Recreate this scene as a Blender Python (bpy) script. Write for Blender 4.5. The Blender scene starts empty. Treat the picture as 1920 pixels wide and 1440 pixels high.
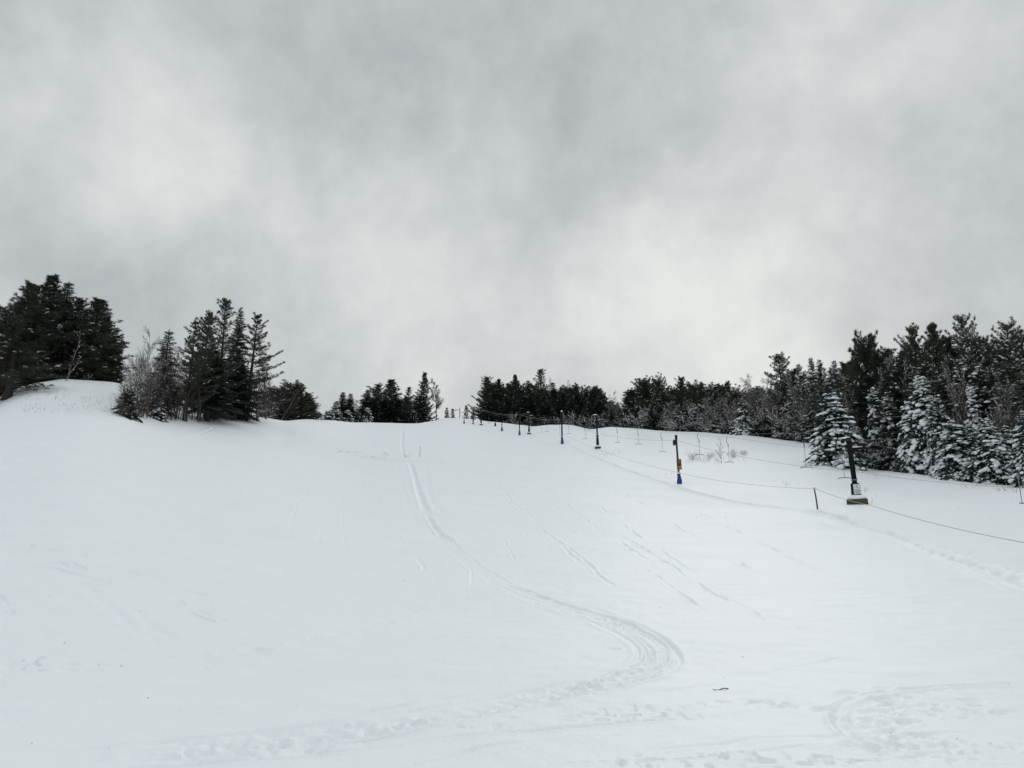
import numpy as np, math, random
# ------------------------------------------------------------------ camera
F = 1443.0; PITCH = math.radians(14.5); CAM = (0.0, 0.0, 1.62)
def pix_dir(px, py):
    a = (np.asarray(px, float)-960)/F; b = (720-np.asarray(py, float))/F
    c, s = math.cos(PITCH), math.sin(PITCH)
    return a, c-b*s, s+b*c                      # x right, y forward, z up
def pix_ae(px, py):
    x, y, z = pix_dir(px, py)
    return np.arctan2(x, y), z/np.hypot(x, y)    # azimuth, tangent of elevation
# ------------------------------------------------------------------ noise
def _hash(ix, iy, seed):
    h = (ix.astype(np.int64)*374761393 + iy.astype(np.int64)*668265263 + seed*1442695041) & 0x7fffffff
    h = ((h ^ (h >> 13))*1274126177) & 0x7fffffff
    return ((h ^ (h >> 16)) & 0xffff)/65535.0
def vnoise(x, y, seed=0):
    x = np.asarray(x, float); y = np.asarray(y, float)
    ix = np.floor(x); iy = np.floor(y); fx = x-ix; fy = y-iy
    ix = ix.astype(np.int64); iy = iy.astype(np.int64)
    u = fx*fx*fx*(fx*(fx*6-15)+10); v = fy*fy*fy*(fy*(fy*6-15)+10)
    a = _hash(ix, iy, seed); b = _hash(ix+1, iy, seed); c = _hash(ix, iy+1, seed); d = _hash(ix+1, iy+1, seed)
    return (a+(b-a)*u+(c-a)*v+(a-b-c+d)*u*v)*2-1
def fbm(x, y, octv=4, seed=0, gain=.5):
    s = 0; a = 1.0; t = 0
    for k in range(octv):
        s = s+a*vnoise(x*2**k+17.3*k, y*2**k-9.1*k, seed+k); t += a; a *= gain
    return s/t
# ------------------------------------------------------------------ terrain
# crest of the open slope as seen from the camera: image x, image y, distance of the crest
CREST = [(-400,720,120),(-150,745,120),(0,748,118),(30,732,120),(60,722,122),(120,714,126),(180,717,126),(215,719,128),(240,724,130),(262,740,131),
 (300,758,132),(380,775,134),(440,780,138),(500,784,145),(535,791,152),(580,787,165),(620,787,180),(660,790,195),(700,793,205),
 (745,794,210),(785,794,210),(812,789,212),(840,783,220),(870,784,226),(900,788,226),(935,792,226),(970,797,222),(1000,800,216),
 (1030,796,210),(1060,794,206),(1085,798,200),(1107,804,196),(1140,799,194),(1180,801,190),(1250,808,180),(1320,813,170),
 (1400,819,156),(1480,825,142),(1540,832,130),(1580,858,118),(1640,880,108),(1720,888,100),(1800,897,96),(1900,905,93),(2050,915,90),(2350,930,90)]
_c = np.array(CREST, float)
_az, _e = pix_ae(_c[:,0], _c[:,1])
D0 = 7.0; PEXP = 1.42; MEND = .05
AZT = np.linspace(_az[0], _az[-1], 1600)
def _smooth(v, n):
    k = np.hanning(n+2)[1:-1]; k /= k.sum()
    p = np.pad(v, n, mode='edge'); return np.convolve(p, k, 'same')[n:-n]
E_T = _smooth(np.interp(AZT, _az, _e), 15)
E_S = _smooth(np.interp(AZT, _az, _e), 261)
DC_T = _smooth(np.interp(AZT, _az, _c[:,2]), 181)
def _profile(d, zc, dc, zs):
    t = np.maximum(d-D0, 0)/(dc-D0)
    f = np.clip((t-.62)/.33, 0, 1); f = f*f*(3-2*f)
    za = (zs+(zc-zs)*f)*t**PEXP; zb = zc+MEND*(d-dc); k = .5
    m = np.minimum(za, zb)
    return m-k*np.log(np.exp(-np.minimum((za-m)/k, 60))+np.exp(-np.minimum((zb-m)/k, 60)))+k*math.log(2)*np.exp(-np.abs(za-zb)/k)*0
ZC_T = CAM[2]+E_T*DC_T; ZS_T = CAM[2]+E_S*DC_T
for _it in range(4):
    _d = np.linspace(40, 320, 600)[:,None]
    _z = _profile(_d, ZC_T[None], DC_T[None], ZS_T[None])
    _m = ((_z-CAM[2])/_d).max(0)
    ZC_T = ZC_T+(E_T-_m)*DC_T
def height(x, y):
    x = np.asarray(x, float); y = np.asarray(y, float)
    az = np.arctan2(x, y); d = np.hypot(x, y)
    zc = np.interp(az, AZT, ZC_T); dc = np.interp(az, AZT, DC_T)
    fade = np.clip((2.3-np.abs(az))/1.1, 0, 1); fade = fade*fade*(3-2*fade)
    z = _profile(d, zc*fade, dc, np.interp(az, AZT, ZS_T)*fade)
    # a second swell behind the crest
    hx, hy = HUMP; r = np.hypot((x-hx)/26, (y-hy)/22)
    z = z+4.6*np.exp(-r*r*1.4)
    # cat road cut across the slope: a low bench
    by = 128+.05*x; w = np.exp(-((x+20)/11)**4)
    z = z+w*.26*(np.tanh((y-by)/.8)*np.exp(-np.abs(y-by)/6))
    amp = np.clip((d-6)/40, 0, 1)
    z = z+amp*(.32*vnoise(x/19, y/26, 3)+.13*vnoise(x/8, y/11, 4)+.045*vnoise(x/3.1, y/4.2, 5))*np.clip(1.25-d/400, .2, 1)
    z = z+.02*vnoise(x/1.7, y/2.3, 6)
    return z
_ha, _ = pix_ae(818, 780); HUMP = (math.sin(_ha)*268, math.cos(_ha)*268)
_R = np.concatenate([np.arange(3, 60, .05), np.arange(60, 420, .15)])
def ground(px, py):
    """first point of the snow surface seen through an image point"""
    a, e = pix_ae(px, py); a = float(a); e = float(e)
    x = _R*math.sin(a); y = _R*math.cos(a)
    f = height(x, y)-(CAM[2]+e*_R)
    i = np.nonzero(f >= 0)[0]
    if len(i) == 0: return None
    i = int(i[0])
    if i == 0: return (x[0], y[0], float(height(x[0], y[0])))
    t = f[i-1]/(f[i-1]-f[i]); r = _R[i-1]+t*(_R[i]-_R[i-1])
    X, Y = r*math.sin(a), r*math.cos(a)
    return (X, Y, float(height(X, Y)))
def at(px, d):
    a, _ = pix_ae(px, 800); X, Y = d*math.sin(float(a)), d*math.cos(float(a))
    return (X, Y, float(height(X, Y)))
def zat(px, py, X, Y):
    """height of the point over X, Y that is seen at image row py"""
    _, e = pix_ae(px, py); return CAM[2]+float(e)*math.hypot(X, Y)
import bpy, random
from mathutils import Vector, Matrix
scene = bpy.context.scene
COL = scene.collection
rng = np.random.default_rng(11); random.seed(5)
# ------------------------------------------------------------------ helpers
def srgb(r, g, b):
    f = lambda c: (c/255/12.92) if c/255 <= .04045 else ((c/255+.055)/1.055)**2.4
    return (f(r), f(g), f(b), 1.0)
def make_mesh(name, V, faces, mats, smooth=False, fmat=None):
    """faces: list of int arrays (k,3) or (k,4)"""
    V = np.asarray(V, np.float32); me = bpy.data.meshes.new(name)
    faces = [np.asarray(f, np.int32) for f in faces if len(f)]
    loops = np.concatenate([f.ravel() for f in faces]); tot = np.concatenate([np.full(len(f), f.shape[1], np.int32) for f in faces])
    start = np.concatenate([[0], np.cumsum(tot)[:-1]]).astype(np.int32)
    me.vertices.add(len(V)); me.vertices.foreach_set('co', V.ravel())
    me.loops.add(len(loops)); me.loops.foreach_set('vertex_index', loops)
    me.polygons.add(len(tot)); me.polygons.foreach_set('loop_start', start)
    try: me.polygons.foreach_set('loop_total', tot)
    except Exception: pass
    if fmat is not None: me.polygons.foreach_set('material_index', np.asarray(fmat, np.int32))
    me.polygons.foreach_set('use_smooth', np.full(len(tot), smooth, bool))
    for m in (mats if isinstance(mats, (list, tuple)) else [mats]): me.materials.append(m)
    me.update(calc_edges=True)
    return me
def link(name, me, parent=None, label=None, cat=None, group=None, kind=None):
    o = bpy.data.objects.new(name, me); COL.objects.link(o)
    if parent is not None: o.parent = parent
    tag(o, label, cat, group, kind); return o
def tag(o, label=None, cat=None, group=None, kind=None):
    for k, v in (('label', label), ('category', cat), ('group', group), ('kind', kind)):
        if v: o[k] = v
def empty(name, loc, label, cat, group=None, rot=(0, 0, 0), scale=(1, 1, 1)):
    o = bpy.data.objects.new(name, None); COL.objects.link(o)
    o.location = loc; o.rotation_euler = rot; o.scale = scale; o.empty_display_size = .3
    tag(o, label, cat, group); return o
class MB:
    """collects shapes for ONE mesh"""
    def __init__(s): s.v = []; s.f3 = []; s.f4 = []; s.n = 0
    def add(s, V, F):
        V = np.asarray(V, float).reshape(-1, 3)
        for f in F:
            f = np.asarray(f, int)
            if len(f) == 0: continue
            (s.f3 if f.shape[1] == 3 else s.f4).append(f+s.n)
        s.v.append(V); s.n += len(V)
    def tube(s, pts, rad, n=8, cap=True):
        pts = np.asarray(pts, float); rad = np.broadcast_to(np.asarray(rad, float), (len(pts),))
        T = np.gradient(pts, axis=0); T /= np.linalg.norm(T, axis=1)[:, None]+1e-9
        ref = np.array([0, 0, 1.]) if abs(T[0, 2]) < .9 else np.array([1., 0, 0])
        V = []
        for p, t, r in zip(pts, T, rad):
            a = np.cross(t, ref); a /= np.linalg.norm(a)+1e-9; b = np.cross(t, a); ref = -np.cross(t, a) if abs(np.dot(t, ref)) > .95 else ref
            an = np.arange(n)*2*math.pi/n
            V.append(p+r*(np.cos(an)[:, None]*a+np.sin(an)[:, None]*b))
        V = np.concatenate(V); F = []
        for i in range(len(pts)-1):
            for k in range(n): F.append((i*n+k, i*n+(k+1) % n, (i+1)*n+(k+1) % n, (i+1)*n+k))
        t3 = []
        if cap:
            V = np.vstack([V, pts[0], pts[-1]]); c0 = len(V)-2
            for k in range(n):
                t3.append((c0, (k+1) % n, k)); b = (len(pts)-1)*n; t3.append((c0+1, b+k, b+(k+1) % n))
        s.add(V, [np.array(F), np.array(t3).reshape(-1, 3)])
    def box(s, c, size, bevel=.0, rot=0, taper=1.0):
        x, y, z = [q/2 for q in size]; b = min(bevel, x*.9, y*.9)
        def ring(hx, hy, b):
            return [(hx-b, -hy), (hx, -hy+b), (hx, hy-b), (hx-b, hy), (-hx+b, hy), (-hx, hy-b), (-hx, -hy+b), (-hx+b, -hy)] if b > 0 else [(hx, -hy), (hx, hy), (-hx, hy), (-hx, -hy)]
        lv = [(-z, 1, 1), (z, taper, 1)] if b == 0 else [(-z, 1, .0), (-z+b, 1, 1), (z-b, taper, 1), (z, taper, .0)]
        V = []
        for h, sc, full in lv:
            d = 0 if full else b
            for px, py in ring(x*sc-d, y*sc-d, b*.6): V.append((px, py, h))
        n = 8 if b > 0 else 4; L = len(lv); F = []; cr, sr = math.cos(rot), math.sin(rot)
        V = [(c[0]+a*cr-q*sr, c[1]+a*sr+q*cr, c[2]+h) for a, q, h in V]
        for i in range(L-1):
            for k in range(n): F.append((i*n+k, i*n+(k+1) % n, (i+1)*n+(k+1) % n, (i+1)*n+k))
        V.append((c[0], c[1], c[2]-z)); V.append((c[0], c[1], c[2]+z)); m = len(V); t3 = []
        for k in range(n): t3.append((m-2, (k+1) % n, k)); t3.append((m-1, (L-1)*n+k, (L-1)*n+(k+1) % n))
        s.add(V, [np.array(F), np.array(t3)])
    def segs(s, P0, P1, R0, R1, n=3):
        """many thin prisms at once"""
        P0, P1 = np.asarray(P0, float), np.asarray(P1, float)
        if len(P0) == 0: return
        T = P1-P0; T /= np.linalg.norm(T, axis=1)[:, None]+1e-9
        ref = np.where(np.abs(T[:, 2:3]) < .9, np.array([[0, 0, 1.]]), np.array([[1., 0, 0]]))
        A = np.cross(T, ref); A /= np.linalg.norm(A, axis=1)[:, None]+1e-9; B = np.cross(T, A)
        an = np.arange(n)*2*math.pi/n; ca, sa = np.cos(an)[None, :, None], np.sin(an)[None, :, None]
        O = ca*A[:, None]+sa*B[:, None]
        V = np.concatenate([P0[:, None]+O*np.asarray(R0)[:, None, None], P1[:, None]+O*np.asarray(R1)[:, None, None]], 1)
        base = np.arange(len(P0))[:, None]*2*n; k = np.arange(n); k2 = (k+1) % n
        F = np.stack([base+k, base+k2, base+n+k2, base+n+k], -1).reshape(-1, 4)
        s.add(V.reshape(-1, 3), [F])
    def inst(s, TV, TF, pos, X, U, sc, scy=None, scz=None):
        """copies of a small template along axes X with up hints U"""
        pos = np.asarray(pos, float)
        if len(pos) == 0: return
        X = np.asarray(X, float); X = X/(np.linalg.norm(X, axis=1)[:, None]+1e-9)
        Y = np.cross(np.asarray(U, float), X); Y /= np.linalg.norm(Y, axis=1)[:, None]+1e-9; Z = np.cross(X, Y)
        sc = np.asarray(sc, float); sy = sc if scy is None else np.asarray(scy, float); sz = sc if scz is None else np.asarray(scz, float)
        V = (pos[:, None]+TV[None, :, 0:1]*X[:, None]*sc[:, None, None]+TV[None, :, 1:2]*Y[:, None]*sy[:, None, None]+TV[None, :, 2:3]*Z[:, None]*sz[:, None, None])
        off = (np.arange(len(pos))*len(TV))[:, None, None]
        s.add(V.reshape(-1, 3), [(TF[None]+off).reshape(-1, TF.shape[1])])
    def mesh(s, name, mats, smooth=False):
        F = ([np.concatenate(s.f3)] if s.f3 else [])+([np.concatenate(s.f4)] if s.f4 else [])
        return make_mesh(name, np.concatenate(s.v), F, mats, smooth)
    def build(s, name, mat, parent=None, smooth=False, **kw): return link(name, s.mesh(name, mat, smooth), parent, **kw)
# ------------------------------------------------------------------ materials
def material(name, col, rough=.8, var=.25, scale=6., spec=.2, bump=0., bscale=30., rnd=0., sheen=0.):
    m = bpy.data.materials.new(name); m.use_nodes = True; nt = m.node_tree; N, L = nt.nodes, nt.links
    b = N['Principled BSDF']; b.inputs['Roughness'].default_value = rough; b.inputs['Specular IOR Level'].default_value = spec
    tc = N.new('ShaderNodeTexCoord'); no = N.new('ShaderNodeTexNoise'); no.inputs['Scale'].default_value = scale; no.inputs['Detail'].default_value = 4
    L.new(tc.outputs['Object'], no.inputs['Vector'])
    mr = N.new('ShaderNodeMapRange'); mr.inputs[1].default_value = .3; mr.inputs[2].default_value = .7
    mr.inputs[3].default_value = 1-var; mr.inputs[4].default_value = 1+var; L.new(no.outputs['Fac'], mr.inputs[0])
    val = mr.outputs[0]
    if rnd:
        oi = N.new('ShaderNodeObjectInfo'); m2 = N.new('ShaderNodeMapRange'); m2.inputs[3].default_value = 1-rnd; m2.inputs[4].default_value = 1+rnd
        L.new(oi.outputs['Random'], m2.inputs[0]); mu = N.new('ShaderNodeMath'); mu.operation = 'MULTIPLY'; L.new(val, mu.inputs[0]); L.new(m2.outputs[0], mu.inputs[1]); val = mu.outputs[0]
    vm = N.new('ShaderNodeVectorMath'); vm.operation = 'SCALE'; vm.inputs[0].default_value = col[:3]; L.new(val, vm.inputs['Scale'])
    L.new(vm.outputs[0], b.inputs['Base Color'])
    if bump:
        n2 = N.new('ShaderNodeTexNoise'); n2.inputs['Scale'].default_value = bscale; n2.inputs['Detail'].default_value = 5; L.new(tc.outputs['Object'], n2.inputs['Vector'])
        bp = N.new('ShaderNodeBump'); bp.inputs['Strength'].default_value = .6; bp.inputs['Distance'].default_value = bump
        L.new(n2.outputs['Fac'], bp.inputs['Height']); L.new(bp.outputs[0], b.inputs['Normal'])
    return m
M = dict(
 snow=material('snow', (.86, .895, .93), .6, .012, .35, .15, .02, 14),
 tree_snow=material('tree_snow', (.84, .865, .885), .7, .03, 2, .1, .02, 9),
 pine=material('pine_needles', (.068, .078, .055), .75, .35, .9, .12, rnd=.25),
 spruce=material('spruce_needles', (.048, .060, .047), .75, .35, .9, .12, rnd=.25),
 blue=material('fir_needles', (.045, .064, .06), .75, .3, 1.2, .12, rnd=.2),
 bark=material('bark', (.055, .048, .042), .9, .4, 5, .1, .02, 14, rnd=.2),
 greybark=material('grey_bark', (.13, .12, .112), .9, .35, 5, .1, .01, 14, rnd=.25),
 palebark=material('pale_birch_bark', (.24, .225, .205), .85, .3, 4, .15, .008, 14),
 twig=material('twig', (.075, .064, .057), .9, .3, 2, .1, rnd=.2),
 leaf=material('dead_beech_leaves', (.23, .095, .045), .8, .35, 4, .1),
 straw=material('dry_straw', (.17, .14, .10), .9, .35, 3, .1),
 black=material('black_steel', (.009, .010, .011), .8, .3, 4, .12),
 pad=material('black_vinyl_pad', (.010, .011, .015), .6, .3, 3, .2, .01, 8),
 navy=material('navy_vinyl_pad', (.035, .075, .15), .5, .25, 3, .4, .012, 6),
 blue_pad=material('blue_vinyl_pad', (.010, .038, .22), .5, .3, 4, .4, .03, 6),
 concrete=material('weathered_block', (.075, .072, .048), .9, .4, 4, .1, .02, 10),
 wood=material('weathered_wood', (.11, .092, .068), .85, .3, 8, .1, .006, 20),
 dkwood=material('dark_wood', (.045, .042, .038), .85, .3, 8, .15, .006, 20),
 steel=material('galvanised_steel', (.20, .205, .21), .5, .2, 6, .4),
 rust=material('rust_brown_sign', (.085, .058, .03), .8, .4, 12, .2),
 red=material('faded_red_print', (.11, .035, .022), .7, .3, 12, .2),
 yellow=material('yellow_sign', (.34, .22, .035), .6, .3, 9, .2),
 white=material('white_board', (.62, .66, .67), .6, .08, 6, .2),
 ink=material('dark_print', (.10, .11, .12), .8, .2, 20, .1),
 rope=material('weathered_rope', (.42, .41, .39), .9, .25, 10, .1),
 cable=material('steel_cable', (.2, .2, .205), .6, .2, 10, .3),
 rubber=material('black_rubber', (.014, .014, .014), .7, .2, 8, .3),
)
# ------------------------------------------------------------------ snow ground: one sheet, tracks pressed into it
AZ = np.concatenate([np.radians(np.linspace(-180, -45, 70, endpoint=False)), np.radians(np.linspace(-45, -38, 30, endpoint=False)),
                     np.radians(np.linspace(-38, 38, 1300)), np.radians(np.linspace(38, 45, 31)[1:]), np.radians(np.linspace(45, 180, 71)[1:-1])])
DD = [0.3]
while DD[-1] < 4: DD.append(DD[-1]*1.12)
while DD[-1] < 30: DD.append(DD[-1]*1.0052)
while DD[-1] < 235: DD.append(DD[-1]*1.0062)
while DD[-1] < 4000: DD.append(DD[-1]*1.07)
DD = np.array(DD); NA, ND = len(AZ), len(DD)
GX = DD[:, None]*np.sin(AZ)[None]; GY = DD[:, None]*np.cos(AZ)[None]
GZ = height(GX, GY); DZ = np.zeros_like(GZ)
_w = np.clip(1.4-DD[:, None]/160, .0, 1)
DZ += _w*(.014*vnoise(GX/.8+.3*GY, GY/.5, 21)+.009*vnoise(GX/.28, GY/.4, 22))
def pline(pts, step=.35):
    P = [ground(x, y) for x, y in pts]; P = np.array([(p[0], p[1]) for p in P if p is not None])
    out = []
    Q = np.vstack([2*P[0]-P[1], P, 2*P[-1]-P[-2]])
    for i in range(1, len(Q)-2):
        n = max(2, int(np.linalg.norm(Q[i+1]-Q[i])/step)); t = np.linspace(0, 1, n, endpoint=False)[:, None]
        a, b, c, d = Q[i-1], Q[i], Q[i+1], Q[i+2]
        # centripetal-ish: limit the tangents so that uneven spacing does not overshoot
        nm = np.linalg.norm; m1 = (c-a)/(nm(c-a)+1e-9)*min(nm(b-a), nm(c-b))*.9; m2 = (d-b)/(nm(d-b)+1e-9)*min(nm(c-b), nm(d-c))*.9
        h = lambda t: (2*t**3-3*t**2+1)*b+(t**3-2*t**2+t)*m1+(-2*t**3+3*t**2)*c+(t**3-t**2)*m2
        out.append(h(t))
    return np.vstack(out+[P[-1:]])
def near_field(P, w):
    """distance, side and run length from the line P, over the part of the grid within w"""
    seg = np.linalg.norm(np.diff(P, axis=0), axis=1); S0 = np.concatenate([[0], np.cumsum(seg)])
    dist = {}
    pa = np.arctan2(P[:, 0], P[:, 1]); pd = np.hypot(P[:, 0], P[:, 1])
    i0 = max(0, np.searchsorted(DD, pd.min()-w)-1); i1 = np.searchsorted(DD, pd.max()+w)+1
    mw = w/max(pd.min(), .5)*1.3
    j0 = max(0, np.searchsorted(AZ, pa.min()-mw)-1); j1 = min(NA, np.searchsorted(AZ, pa.max()+mw)+1)
    D = np.full((i1-i0, j1-j0), 1e6); S = np.zeros_like(D); Dm = D.copy()
    for k in range(len(P)-1):
        d0, d1 = sorted((pd[k], pd[k+1])); a0, a1 = sorted((pa[k], pa[k+1])); m = w/max(d0, .5)*1.2
        r0 = max(i0, np.searchsorted(DD, d0-w)); r1 = min(i1, np.searchsorted(DD, d1+w)+1)
        c0 = max(j0, np.searchsorted(AZ, a0-m)); c1 = min(j1, np.searchsorted(AZ, a1+m)+1)
        if r1 <= r0 or c1 <= c0: continue
        X = GX[r0:r1, c0:c1]-P[k, 0]; Y = GY[r0:r1, c0:c1]-P[k, 1]; t = P[k+1]-P[k]; L = seg[k]+1e-9; t = t/L
        u = np.clip(X*t[0]+Y*t[1], 0, L); ex = X-u*t[0]; ey = Y-u*t[1]; q = np.hypot(ex, ey); sg = np.sign(X*t[1]-Y*t[0])
        sl = (slice(r0-i0, r1-i0), slice(c0-j0, c1-j0)); better = q < Dm[sl]
        Dm[sl] = np.where(better, q, Dm[sl]); D[sl] = np.where(better, q*sg, D[sl]); S[sl] = np.where(better, S0[k]+u, S[sl])
    return (slice(i0, i1), slice(j0, j1)), D, S, S0[-1]
def sm(a, b, x):
    t = np.clip((x-a)/(b-a), 0, 1); return t*t*(3-2*t)
def rut(pts, w=.3, depth=.06, berm=.4, rough=.3, fade=.1, wander=0., seed=1, broken=0.):
    P = pline(pts); sl, D, S, L = near_field(P, w*3.2)
    e = sm(0, max(fade*L, .01), S)*sm(0, max(fade*L, .01), L-S)
    off = wander*vnoise(S/1.3, S*0+seed, seed)
    if broken: e = e*sm(-.25, .35, vnoise(S/broken, S*0+seed*1.7, 70+seed))
    q = np.abs(D+off)/w
    n = 1+rough*vnoise(GX[sl]/.35, GY[sl]/.35, 40+seed)+rough*vnoise(S/.9, S*0+2.5, 41+seed)
    dz = -depth*np.exp(-(q*1.15)**2*1.6)+berm*depth*np.exp(-((q-1.55)/.55)**2)
    DZ[sl] += np.where(np.abs(D) < w*3.1, dz*n*e, 0)
def sled(pts, w=.62, depth=.045, chop=.022, fade=.03, seed=1, lines=(-.47, .47, -.2, .24), ld=.02):
    """a snowmobile lane: pressed belt print with ski grooves at its sides"""
    P = pline(pts); sl, D, S, L = near_field(P, w*2.4)
    e = sm(0, max(fade*L, .01), S)*sm(0, max(fade*L, .01), L-S)
    x, y = GX[sl], GY[sl]
    wv = .06*vnoise(S/3.1, S*0+1, 60+seed)
    q = np.abs(D+wv)/w
    inside = 1-sm(.8, 1.05, q)
    dz = -depth*inside*(1+.25*vnoise(x/.6, y/.6, 61+seed))+.5*depth*np.exp(-((q-1.17)/.13)**2)*(1+.6*vnoise(x/.5, y/.5, 63+seed))
    dz += 1.05*chop*inside*(vnoise(x/.08, y/.12, 62+seed)+.8*vnoise(x/.17, y/.17, 66+seed))*sm(-.3, .5, vnoise(x/2.1, y/1.3, 67+seed)+.1)
    dz += .007*inside*np.sin(S*2*math.pi/.32)*(q < .6)
    for k, l in enumerate(lines):
        o = l*w/.5+.05*vnoise(S/4.2, S*0+k*3, 64+seed)
        dz += -ld*np.exp(-((D-o)/.032)**2)*(1+.5*vnoise(S/.7, S*0+k, 68+seed))+.5*ld*np.exp(-((np.abs(D-o)-.07)/.03)**2)
    DZ[sl] += np.where(np.abs(D) < w*2.3, dz*e, 0)
def churn(pts, w, amp, seed):
    """loose, trodden snow along a band"""
    P = pline(pts); sl, D, S, L = near_field(P, w*1.3)
    e = sm(0, .1*L, S)*sm(0, .1*L, L-S)*(1-sm(.5, 1.15, np.abs(D)/w)); x, y = GX[sl], GY[sl]
    n = vnoise(x/.10, y/.13, seed); c = sm(.2, .7, n)*sm(-.2, .5, vnoise(x/1.3, y/1.0, seed+3)+.1)
    DZ[sl] += np.where(np.abs(D) < w*1.3, e*(-1.1*amp*c+.7*amp*vnoise(x/.05, y/.06, seed+1)*c), 0)
def dent(x, y, r, depth, rim=.35):
    d = math.hypot(x, y); a = math.atan2(x, y); w = r*2.4
    depth = depth*.55
    i0, i1 = np.searchsorted(DD, d-w), np.searchsorted(DD, d+w)+1; j0, j1 = np.searchsorted(AZ, a-w/d), np.searchsorted(AZ, a+w/d)+1
    q = np.hypot(GX[i0:i1, j0:j1]-x, GY[i0:i1, j0:j1]-y)/r
    DZ[i0:i1, j0:j1] += -depth*np.exp(-(q**3))+rim*depth*np.exp(-((q-1.4)/.35)**2)
def steps(pts, stride=.62, r=.13, depth=.07, side=.13, seed=1):
    P = pline(pts, .1); R = np.random.default_rng(seed); s = np.concatenate([[0], np.cumsum(np.linalg.norm(np.diff(P, axis=0), axis=1))]); u = 0; k = 0
    while u < s[-1]:
        i = min(np.searchsorted(s, u), len(P)-2); t = P[i+1]-P[i]; t = t/(np.linalg.norm(t)+1e-9)
        o = side*(1 if k % 2 else -1)+R.normal(0, .04); dent(P[i][0]-t[1]*o, P[i][1]+t[0]*o, r*R.uniform(.8, 1.2), depth*R.uniform(.6, 1.2)); u += stride*R.uniform(.8, 1.2); k += 1
MAIN = [(755,797),(755,815),(754,838),(758,857),(769,868),(777,890),(785,920),(793,950),(801,968),(818,990),(842,1018),(868,1042),(900,1068),(935,1092),(975,1112),(1030,1132),(1080,1147),(1130,1162),(1175,1180),(1208,1198),(1230,1218),(1233,1240),(1205,1260),(1150,1276),(1080,1292),(980,1312),(860,1334),(740,1353),(600,1373),(450,1392),(300,1408),(120,1425),(-60,1438)]
sled(MAIN, .40, .022, .02, .01, 1, (-.47, .45, -.2, .22, -.33, .05), .014)
sled([(978,1112),(1040,1130),(1100,1147),(1160,1167),(1205,1190),(1232,1213),(1236,1236),(1205,1258),(1150,1277),(1080,1296),(980,1320),(880,1342),(780,1362),(640,1385),(520,1412),(440,1438)], .26, .012, .009, .05, 2)
rut([(958,1100),(1060,1128),(1130,1146),(1200,1172),(1250,1200),(1272,1226),(1268,1246)], .06, .022, .6, .2, .05, .02, 3)
rut([(1262,1263),(1190,1281),(1110,1301),(1040,1316),(960,1332),(880,1345)], .07, .022, .7, .2, .08, .02, 4)
rut([(755,797),(754,838),(758,857)], .30, .26, .3, .5, .03, .06, 5)
rut([(769,868),(779,900),(788,930),(800,962)], .34, .24, .35, .6, .08, .08, 6)
rut([(797,962),(812,984),(832,1006),(850,1020)], .2, .16, .5, .4, .15, .03, 7)
rut([(742,797),(733,830),(742,870),(757,920),(772,965),(800,1005)], .26, .03, .5, .3, .1, .05, 8)
steps([(776,800),(786,830),(795,852),(800,880),(804,915),(812,945),(822,962)], .7, .22, .17, .18, 9)
rut([(795,852),(800,880),(804,915),(812,945)], .3, .04, .3, .7, .1, .08, 10)
# line of the rope and of those who rode beside it
rut([(1040,826),(1070,838),(1110,856),(1160,876),(1215,896),(1275,915),(1330,931),(1400,945),(1470,954),(1530,962),(1600,978)], .30, .18, .45, .5, .02, .06, 11)
rut([(1500,957),(1560,969),(1620,988),(1680,1007),(1740,1028),(1800,1050),(1860,1072),(1930,1098)], .3, .26, .4, .7, .08, .08, 12)
rut([(1490,972),(1560,990),(1640,1014),(1700,1033),(1770,1056),(1850,1083),(1930,1112)], .14, .06, .6, .4, .1, .06, 13)
rut([(1110,852),(1150,864),(1210,882)], .2, .03, .5, .4, .2, .05, 14)
rut([(868,790),(900,806),(960,822),(1010,832),(1050,842)], .34, .14, .4, .5, .1, .08, 15)
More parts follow.
